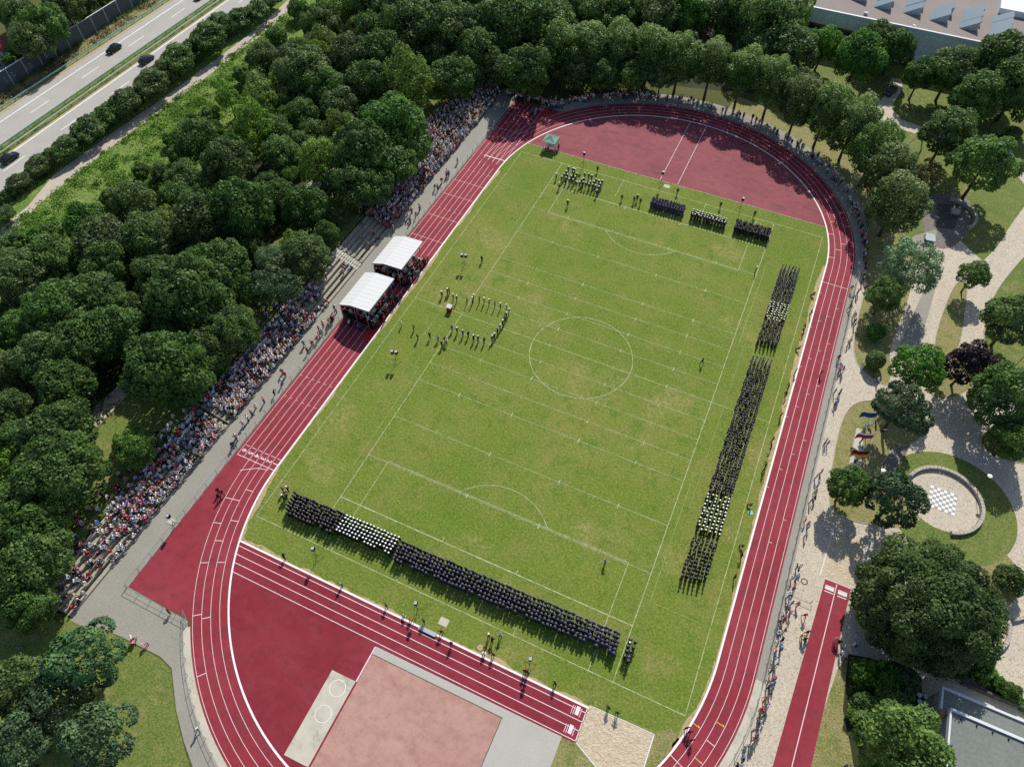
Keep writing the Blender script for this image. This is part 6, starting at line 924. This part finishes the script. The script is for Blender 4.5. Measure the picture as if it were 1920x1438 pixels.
BANDX = [(-21.17,46.61),(-20.08,46.50),(-19.73,46.49),(-21.06,45.03),(-19.54,45.40),(-21.15,43.98),(-20.45,44.14),(-18.68,45.30),(-19.48,43.93),(-18.64,44.15),(-21.25,42.94),(-20.30,43.05),(-19.49,42.93),(-18.68,42.97),(-17.72,42.60),(-17.16,46.17),(-16.26,46.25),(-15.54,46.09),(-16.77,44.36),(-17.01,43.92),(-17.11,42.88),(-16.43,43.10),(-15.80,43.17),(-15.09,43.17),(-15.09,43.98),(-14.40,44.31),(-14.23,45.21),(-13.52,45.04),(-12.86,45.35),(-14.29,43.21),(-13.59,43.22),(-12.88,44.19),(-12.83,43.24),(-12.77,41.83)]
_ord = sorted(range(len(BANDX)), key=lambda i: BANDX[i][0]); ORD += ["thirty-first","thirty-second","thirty-third","thirty-fourth","thirty-fifth"]
def ORD2(i): return ORD[_ord.index(i)+1]
def person(x, y, rz, pose, look, label, group=None, cap=None, z=0.02, s=1.0):
    o = bpy.data.objects.new("person", person_mesh(pose, look)); C.objects.link(o); o.location = (x, y, z); o.rotation_euler = (0, 0, rz); o.scale = (s*random.uniform(.97,1.06),)*2+(s*random.uniform(.97,1.03),)
    tag(o, label, "person", group); NPERSON[0] += 1
    if cap:
        c = bpy.data.objects.new("cap", cap); C.objects.link(c); c.parent = o
        if pose == "sit": c.location = (0,0,-.47)
        if pose == "lean": c.location = (0,.28,-.05)
    return o
R_ = math.radians
J = lambda a: random.uniform(-a, a)
# white-capped sailors of the south formation
for r in range(6):
    for c_ in range(16):
        if (r == 5 and c_ in (7, 12, 13)): continue
        person(-20.4+.582*c_+J(.05)-.02*r, -43.98-.53*r+J(.05)+.01*c_, J(.1), "stand", "black", "white-capped person in black, %s rank of the south formation, %s from the gap" % (ORD[r+1], ORD[16-c_]), "white-capped people in the south formation", CAPW)
# massed band at the north edge
for i, (x, y) in enumerate([(-21.17,46.61),(-20.08,46.50),(-19.73,46.49),(-21.06,45.03),(-19.54,45.40),(-21.15,43.98),(-20.45,44.14),(-18.68,45.30),(-19.48,43.93),(-18.64,44.15),(-21.25,42.94),(-20.30,43.05),(-19.49,42.93),(-18.68,42.97),(-17.72,42.60),(-17.16,46.17),(-16.26,46.25),(-15.54,46.09),(-16.77,44.36),(-17.01,43.92),(-17.11,42.88),(-16.43,43.10),(-15.80,43.17),(-15.09,43.17),(-15.09,43.98),(-14.40,44.31),(-14.23,45.21),(-13.52,45.04),(-12.86,45.35),(-14.29,43.21),(-13.59,43.22),(-12.88,44.19),(-12.83,43.24),(-12.77,41.83)]):
    person(x, y, R_(180)+J(.2), "play", "navy" if i % 5 else "blue", "musician in white cap in the massed band, %s from the tent side" % ORD2(i), "massed band at the north edge", CAPW)
for i, (x, y) in enumerate([(-22.69,43.43),(-20.97,40.76)]): person(x, y, R_(180), "walk", "tan", ["person in tan jacket with white cap beside the massed band","person in tan jacket crouched low before the massed band"][i], None, CAPW)
# band ring round the lectern
ring = [("upper side",[(-28.96,2.22),(-28.30,3.28),(-28.05,3.52),(-26.64,2.42),(-25.88,2.40),(-23.90,2.69),(-23.12,3.92),(-23.05,3.21),(-21.95,3.97),(-21.01,4.03),(-19.98,4.06),(-18.79,4.07),(-17.68,4.14),(-16.53,4.27)]),("far curve",[(-15.67,3.57),(-15.70,2.48),(-15.51,1.49),(-15.52,0.55),(-15.51,-0.62),(-15.54,-1.67),(-15.56,-2.94),(-15.70,-3.58)]),("lower side",[(-23.35,-4.47),(-22.26,-4.55),(-21.04,-4.67),(-20.07,-4.46),(-18.76,-4.88),(-17.95,-4.73),(-16.84,-4.56)])]
for nm_, pts in ring:
    for i, (x, y) in enumerate(pts):
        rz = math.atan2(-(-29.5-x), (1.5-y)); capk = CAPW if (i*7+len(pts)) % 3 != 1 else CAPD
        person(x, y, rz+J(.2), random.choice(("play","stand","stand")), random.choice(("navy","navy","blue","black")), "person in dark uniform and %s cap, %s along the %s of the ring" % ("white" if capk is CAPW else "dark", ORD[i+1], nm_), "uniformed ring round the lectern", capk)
def solo(lst):
    for x, y, rz, pose, look, lab, cap in lst: person(x, y, R_(rz), pose, look, lab, None, cap)
OUT = [(-32.28,-7.31),(-29.72,-7.30),(-28.00,-8.91),(-26.16,-7.72),(-24.64,-7.48),(-23.30,-7.31),(-22.79,-7.76),(-23.27,-8.54),(-30.02,-12.82)]
solo([(*OUT[0],-60,"photo","white1","photographer in white shirt closest to the home straight kerb",None),(*OUT[1],-40,"photo","navy0","person in dark jacket filming the ring, outermost pair",None),(*OUT[2],-30,"stride","black3","person in black striding below the outermost pair by the ring",None),(*OUT[3],20,"photo","black3","photographer in black below the red lectern",None),(*OUT[4],30,"stand","pale_blue0","person in pale blue shirt near the red-topped figure",None),(*OUT[5],0,"stand","red0","person in red jacket at the lower corner of the ring",None),(*OUT[6],10,"lean","white3","person in white top bending at the ring's lower corner",None),(*OUT[7],40,"play","black3","person in black beside the double loudspeaker",None)])
S_ = [(23.28,33.51),(19.91,7.21),(17.07,-34.43),(-15.43,49.47),(-17.12,36.18),(-7.43,42.75),(-4.86,43.18),(-4.42,43.96),(-3.48,43.26),(2.67,49.74),(12.16,49.21),(19.29,49.39),(-26.25,13.80),(8.57,43.68)]
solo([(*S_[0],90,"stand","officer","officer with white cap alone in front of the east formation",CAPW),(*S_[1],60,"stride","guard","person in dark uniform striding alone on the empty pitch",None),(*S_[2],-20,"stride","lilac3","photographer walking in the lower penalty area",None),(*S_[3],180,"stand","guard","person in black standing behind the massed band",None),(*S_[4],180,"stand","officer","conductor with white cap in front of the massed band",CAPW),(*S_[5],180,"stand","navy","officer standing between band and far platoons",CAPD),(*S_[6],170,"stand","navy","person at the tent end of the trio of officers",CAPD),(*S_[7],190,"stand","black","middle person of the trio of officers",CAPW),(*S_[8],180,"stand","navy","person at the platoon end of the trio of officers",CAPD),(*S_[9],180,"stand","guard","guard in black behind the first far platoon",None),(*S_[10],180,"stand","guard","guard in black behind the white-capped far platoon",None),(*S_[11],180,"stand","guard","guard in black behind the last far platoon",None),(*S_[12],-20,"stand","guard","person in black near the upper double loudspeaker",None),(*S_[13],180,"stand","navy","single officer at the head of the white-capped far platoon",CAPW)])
B_ = [(-25.50,-53.17),(-15.77,-53.04),(-8.47,-53.10),(-2.69,-52.80),(0.19,-53.13),(2.15,-53.94),(6.30,-50.88),(6.99,-51.33),(7.73,-50.22),(7.87,-52.84),(12.60,-53.05),(12.97,-53.03),(16.80,-52.80),(24.17,-52.68),(25.43,-52.79),(6.74,-53.28),(-5.43,-53.25),(-4.52,-53.39)]
lb = ["stooping person at the runway edge near the south bend","crouching person in grey on the runway edge, second from the bend","guard with red cap on the runway edge, third from the bend","person in green beside the grey box on the runway edge","guard with red cap beyond the grey box on the runway","guard standing on the inner runway lane with long shadow","person in white cap by the three cameramen on the grass","person in dark clothes bending by the cameramen","cameraman in pale lilac shirt behind the south formation","guard on the kerb below the cameramen","person on the kerb below the last loudspeaker tripod","second person on the kerb below the last loudspeaker tripod","guard alone on the runway near the sand pit","person in black standing at the sand pit edge","person in dark jacket standing inside the sand pit","seated person in black and white on the runway kerb","person in white seated on the grass by a loudspeaker","person in orange seated on the grass by a loudspeaker"]
lk = ["guard","grey3","redguard","green3","redguard","guard","officer","black3","lilac3","redguard","redguard","guard","guard","black3","navy0","white3","white0","orange0"]; po = ["lean","lean","hip","stand","hip","stand","photo","lean","photo","hip","stand","hip","hip","stand","hip","sit","sit","sit"]
solo([(*B_[i], random.choice((20,-20,0,160)), po[i], lk[i], lb[i], CAPW if i == 6 else None) for i in range(18)])
T_ = [(-40.94,-48.49),(-40.19,-48.55),(-40.23,-49.26),(-35.29,-66.38),(-37.39,-71.21),(-35.41,-71.38),(-22.03,-76.67),(-50.28,-78.64),(-120.69,25.47),(39.31,13.34),(43.65,-28.96),(44.84,-30.21),(45.61,-32.39),(45.07,-32.95),(45.46,-33.48),(41.90,-32.59),(34.48,-51.09),(34.97,-51.86),(34.04,-50.75)]
solo([(*T_[0],-120,"walk","guard","guard in black walking on the red apron, foremost of three",None),(*T_[1],-120,"stride","redguard","guard with red cap walking on the red apron",None),(*T_[2],-110,"walk","guard","guard in black walking on the red apron, last of three",None),(*T_[3],20,"lean","red3","person in red leaning at the corner fence gate",None),(*T_[4],-40,"stride","white1","person in white shirt pushing a buggy on the corner walk",None),(*T_[5],-20,"sit","pink2","person in pink sitting beside the buggy by the corner lawn",None),(*T_[6],60,"walk","white0","person in white top walking outside the south bend fence",None),(*T_[7],0,"sit","grey2","person in grey sitting in the corner shade below the terrace end",None),(*T_[8],150,"walk","black2","pedestrian on the footpath beside the motorway hedge",None),(*T_[9],60,"hip","redguard","guard standing in the outer lane of the back straight",None),(*T_[10],150,"stride","pink3","person in pink top walking towards the sand pit",None),(*T_[11],200,"stride","red3","person in red top striding beside the side runway",None),(*T_[12],200,"walk","redguard","person in dark clothes on the side runway, front of three",None),(*T_[13],210,"lean","orange2","person in orange on the side runway, middle of three",None),(*T_[14],200,"walk","black3","person in black on the side runway, last of three",None),(*T_[15],160,"walk","black0","person walking past the steel crowd barrier",None),(*T_[16],30,"hip","guard","guard in the bend lanes, foremost of three",None),(*T_[17],30,"stand","redguard","guard with red cap in the bend lanes",None),(*T_[18],30,"hip","redguard","guard in the bend lanes, rear of three",None)])
# colour parties at the ends of the south formation
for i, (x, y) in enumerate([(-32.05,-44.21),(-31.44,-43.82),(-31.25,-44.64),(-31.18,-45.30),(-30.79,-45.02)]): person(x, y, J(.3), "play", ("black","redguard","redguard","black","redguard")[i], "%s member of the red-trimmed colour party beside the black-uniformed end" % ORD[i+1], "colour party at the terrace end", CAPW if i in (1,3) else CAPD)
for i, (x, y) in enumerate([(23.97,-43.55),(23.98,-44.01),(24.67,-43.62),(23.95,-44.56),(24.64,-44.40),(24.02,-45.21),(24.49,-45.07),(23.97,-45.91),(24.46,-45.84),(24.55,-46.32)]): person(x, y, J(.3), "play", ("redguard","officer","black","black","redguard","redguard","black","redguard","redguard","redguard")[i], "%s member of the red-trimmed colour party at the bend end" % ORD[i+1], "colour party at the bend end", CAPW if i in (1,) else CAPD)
# guards sitting along the inner kerb of the back straight
for i, (x, y) in enumerate([(35.03,31.97),(35.30,26.78),(35.01,22.67),(34.94,21.52),(35.05,17.49),(35.42,11.80),(35.04,8.25),(34.99,6.27),(35.05,1.67),(34.85,-3.53),(34.90,-4.93),(34.88,-8.70),(34.71,-9.83),(34.42,-16.53),(34.90,-23.65),(35.09,-25.09),(34.91,-28.77)]): person(x-.2, y, R_(90)+J(.4), random.choice(("lean","hip","sit")), "guard" if i % 4 else "redguard", "dark-clothed person at the inner kerb of the back straight, %s from the north" % ORD[i+1], "people at the inner kerb of the back straight")
P_ = [(41.51,18.09),(42.67,15.91),(45.63,18.43),(48.48,15.81),(41.59,33.80),(41.40,31.20),(42.50,42.41),(43.40,40.92),(40.93,36.22)]
for i, (x, y) in enumerate(P_): person(x, y, R_(90*i), "walk", ("red0","navy3","white1","white2","pale_blue0","black3","navy2","white0","grey1")[i], ["person in red top strolling on the plaza by the fence","person in navy strolling on the plaza","person in white beside the lower clipped bush","person in white at the plaza fork below the clipped bushes","person in pale blue by the lawn bed path","person in black by the lawn bed path","person in navy in the tree shade by the bend path","person in white in the tree shade by the bend path","person in grey on the path outside the fence"][i])
for i, (x, y) in enumerate([(49.77,-31.89),(50.51,-32.16),(50.28,-33.33),(50.91,-33.80),(51.58,-31.44),(52.05,-31.30),(49.32,-31.71)]): person(x, y, R_(60*i), "stand", ("black3","pale_blue0","white2","navy0","white1","sky_blue0","pink1")[i], "person in %s top in the group shaded by the big tree" % ("black","pale blue","white striped","navy","plain white","bright blue","pink")[i], "group in the shade by the side runway")
# spectators along the plaza fence
cols = ["white","white","black","red","navy","pink","pale_blue","grey","sky_blue","lilac"]
ys = []
yy = -28.0
while yy > -74: ys.append(yy); yy -= random.uniform(.32,.75)
for a, b, n_ in ((-27.5,-20,7),(-18.5,-15.5,4),(-13,-6,9),(-2,0,3),(6.5,11.5,9),(14.5,16.5,4),(22,24,3),(27,30,5)): ys += [random.uniform(a,b) for _ in range(n_)]
cc_ = {}
for yv in sorted(ys, reverse=True):
    if yv < -YC:
        a_ = (yv+YC)/(RO+1.5); x = (RO+1.45+random.uniform(0,.7))*math.cos(a_); y = -YC+(RO+1.45+random.uniform(0,.7))*math.sin(a_); rz = R_(90)+a_
    else: x = RO+1.4+random.uniform(0,.9); y = yv; rz = R_(90)
    c_ = random.choice(cols); cc_[c_] = cc_.get(c_, 0)+1; person(x, y, rz+J(.3), random.choice(("lean","stand","hip")), "%s%d" % (c_, random.randrange(4)), "%s spectator in %s top along the plaza fence counting from the north" % (ORD[cc_[c_]], c_.replace("_"," ")), "spectators at the plaza fence in %s" % c_.replace("_"," "))
print("individual people:", NPERSON[0])

# masses: remaining ranks and the crowd on the terraces
class Mass:
    def __init__(s, names): s.names = names; s.ix = {n_: i for i, n_ in enumerate(names)}; s.V = []; s.F = []; s.M = []; s.n = 0; s.cache = {}
    def proto(s, pose, cap):
        if (pose, cap) not in s.cache:
            me = LOWB[pose]; v = np.array([x.co[:] for x in me.vertices]); f = [tuple(p_.vertices) for p_ in me.polygons]; t = list(TAGS[pose, 0])
            if cap:
                cm = cw if cap == "w" else cd; n0 = len(v); dz = np.array([0,0,-.47]) if pose == "sit" else 0
                v = np.concatenate([v, np.array(cm.v)+dz]); f = f+[tuple(i+n0 for i in q) for q in cm.f]; t = t+[6+k for k in cm.m]
            s.cache[(pose, cap)] = (v, f, t)
        return s.cache[(pose, cap)]
    def add(s, x, y, z, rz, pose, look, cap=None, sc=1.0):
        v, f, t = s.proto(pose, cap); c_, s__ = math.cos(rz), math.sin(rz); w_ = v*sc
        q = np.stack([w_[:,0]*c_-w_[:,1]*s__+x, w_[:,0]*s__+w_[:,1]*c_+y, w_[:,2]+z], 1); s.V.append(q)
        lk_ = list(LOOK[look])+(["uniform_black","cap_white"] if cap == "w" else ["pale_grey","uniform_black" if cap == "b" else "uniform_navy"]); mi = [s.ix[n_] for n_ in lk_]
        n0 = s.n; s.F += [tuple(i+n0 for i in q_) for q_ in f]; s.M += [mi[k] for k in t]; s.n += len(v)
    def build(s, name, label):
        V = np.concatenate(s.V); me = bpy.data.meshes.new(name); tot = np.array([len(f) for f in s.F], np.int32); idx = np.concatenate([np.array(f, np.int32) for f in s.F])
        me.vertices.add(len(V)); me.vertices.foreach_set("co", V.astype(np.float32).ravel()); me.loops.add(len(idx)); me.loops.foreach_set("vertex_index", idx)
        me.polygons.add(len(tot)); me.polygons.foreach_set("loop_start", np.concatenate([[0], np.cumsum(tot)[:-1]]).astype(np.int32)); me.polygons.foreach_set("loop_total", tot); me.update(); me.validate()
        for n_ in s.names: me.materials.append(MAT[n_])
        me.polygons.foreach_set("material_index", np.array(s.M, np.int32)); me.update()
        o = ob(name, me); o["kind"] = "stuff"; o["label"] = label; return o
allm = sorted({n_ for l in LOOK.values() for n_ in l} | {"pale_grey","uniform_navy","uniform_black","cap_white"})
tp = Mass(allm)
for r in range(7):      # south formation, black-uniformed end
    for c_ in range(16):
        if r == 6 and random.random() < .35: continue
        tp.add(-29.75+.582*c_+J(.1)+.06*r, -44.1-.53*r+J(.1)+.008*c_, .02, J(.1), "stand", "black", "b")
for r in range(6):      # south formation, long navy wing
    for c_ in range(57):
        if r == 5 and (c_ in (3,4,10,22,33,34,46,50,51,53,54)): continue
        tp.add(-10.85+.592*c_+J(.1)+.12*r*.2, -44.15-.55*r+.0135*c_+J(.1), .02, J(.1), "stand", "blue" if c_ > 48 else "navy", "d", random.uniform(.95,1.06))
def east(y0, y1, look, cap, step=.56, cols_=6):
    y = y0
    while y > y1:
        for c_ in range(cols_):
            if random.random() < .03: continue
            tp.add(27.75+.62*c_+J(.1), y+.1*c_+J(.1), .02, R_(90)+J(.2), "stand", look, cap)
        y -= step
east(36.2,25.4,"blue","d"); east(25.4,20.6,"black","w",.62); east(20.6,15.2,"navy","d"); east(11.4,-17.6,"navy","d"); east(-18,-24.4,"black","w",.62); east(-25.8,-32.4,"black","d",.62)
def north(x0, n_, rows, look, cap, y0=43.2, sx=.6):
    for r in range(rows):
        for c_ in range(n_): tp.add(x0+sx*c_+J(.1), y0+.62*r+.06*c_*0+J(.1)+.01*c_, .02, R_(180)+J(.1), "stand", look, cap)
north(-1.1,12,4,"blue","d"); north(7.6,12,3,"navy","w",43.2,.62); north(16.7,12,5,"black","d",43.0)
tp.build("soldier_formation", "ranks of uniformed soldiers drawn up along three sides of the pitch")

cr = Mass(allm); tops = ["white"]*14+["pale_blue"]*3+["black"]*6+["navy"]*3+["red"]*3+["pink"]*5+["grey"]*2+["beige"]*3+["sky_blue","lilac","green"]
def civ(): return "%s%d" % (random.choice(tops), random.randrange(4))
def dens(y):
    if y < -66: return .25
    if y < -58: return .5
    if y < -44: return .82
    if y < -36.5 and y > -38.5: return .2
    if y < -20: return .92
    if y < -12: return .85
    if y < -7: return .3
    if y < 5: return .07
    if y < 14: return .05
    if y < 66: return .95
    return .5
for i in range(NR):
    y = -71.5
    while y < 68.5:
        if random.random() < dens(y) and not (1.4 < y < 3.7): 
            cr.add(TX-TD*i-.3+J(.12), y, .3+TR_*i-.02, R_(-90)+J(.5), "sit" if random.random() < .82 else "stand", civ(), None, random.uniform(.82,1.0) if random.random() < .9 else .66)
        if random.random() < dens(y)*.55 and not (1.4 < y < 3.7):
            cr.add(TX-TD*i-.72+J(.1), y+.25, .3+TR_*i-.02, R_(-90)+J(.5), "sit", civ(), None, random.uniform(.8,1.0))
        y += random.uniform(.42,.62)
for _ in range(560):
    y = random.uniform(-66,69) if random.random() < .5 else random.uniform(16,69)
    if -13 < y < 15 and random.random() < .95: continue
    if y < -14 and random.random() < .45: continue
    cr.add(eb-.6-abs(random.gauss(0,1.5)), y, 1.95, R_(-90)+J(.6), random.choice(("stand","stand","sit")), civ())
for _ in range(46):
    y = random.choice((random.uniform(-20,-9), random.uniform(14,40), random.uniform(-45,-25))); cr.add(-44.2-abs(random.gauss(0,.7)), y, .01, R_(-90)+J(1), random.choice(("stand","lean","photo")), civ())
for y0, y1 in ((-10.3,-1.4),(1.2,9.4)):
    for i in range(6):
        y = y0+.9
        while y < y1-.7:
            if random.random() < .9: cr.add(-40+3.6-1.1*i-.72, y, .25+.3*i, R_(-90)+J(.3), "sit", random.choice(("black3","navy0","black2","navy3","grey2","white1","red3","white3","pink1")), "w" if random.random() < .12 else None)
            y += random.uniform(.48,.62)
    for _ in range(12): cr.add(-35.95+J(.35), random.uniform(y0+1,y1+.5), .03, R_(-90)+J(1), "stand", random.choice(("black3","navy0","red3","grey2")), None)
    for _ in range(8): cr.add(random.uniform(-42,-37), y0-.7+J(.5), .03, R_(-90)+J(1), "stand", random.choice(("black3","navy0","sky_blue3","white3")), None)
for _ in range(95):
    a = random.uniform(38,150); r = RO+1.6+abs(random.gauss(0,.8)); cr.add(r*math.cos(R_(a)), YC+r*math.sin(R_(a)), .01, R_(a+90)+J(.4), random.choice(("stand","lean","stand")), civ())
for _ in range(50):
    a = random.gauss(20,14) if random.random() < .75 else random.uniform(0,60); r = RO+1.5+abs(random.gauss(0,.5)); cr.add(r*math.cos(R_(a)), YC+r*math.sin(R_(a)), .01, R_(a+90)+J(.4), random.choice(("stand","lean","stand")), civ())
for _ in range(60): cr.add(random.uniform(-46,-31), 67.8+abs(random.gauss(0,.9)), .01, R_(180)+J(.4), random.choice(("stand","lean")), civ())
for (x, y) in [(-50.88,-49.50),(-50.31,-48.20),(-53.86,-42.25),(-53.37,-40.90),(-50.35,-51.31),(-51.52,-52.35),(-52.36,-53.74),(-53.15,-33.75),(-55.24,-40.61),(-53.74,-53.37),(-52.76,-19.39),(-52.30,-28.41),(-53.67,-14.91),(51.02,6.05),(47.79,5.12),(47.77,2.31),(47.52,-0.54),(47.32,-3.08),(47.42,-4.81),(48.90,6.21),(49.55,7.65),(47.88,0.39),(47.43,-2.18),(47.79,-5.67),(-28.75,53.86),(-26.33,53.67),(-28.84,50.99),(-26.35,52.15)]:
    cr.add(x, y, .03, random.uniform(0,6), random.choice(("stand","sit")), civ())
cr.build("spectator_crowd", "dense crowd of spectators on terraces, tribunes and round the bend")
print("mass tris", len(tp.F)*2, len(cr.F)*2)
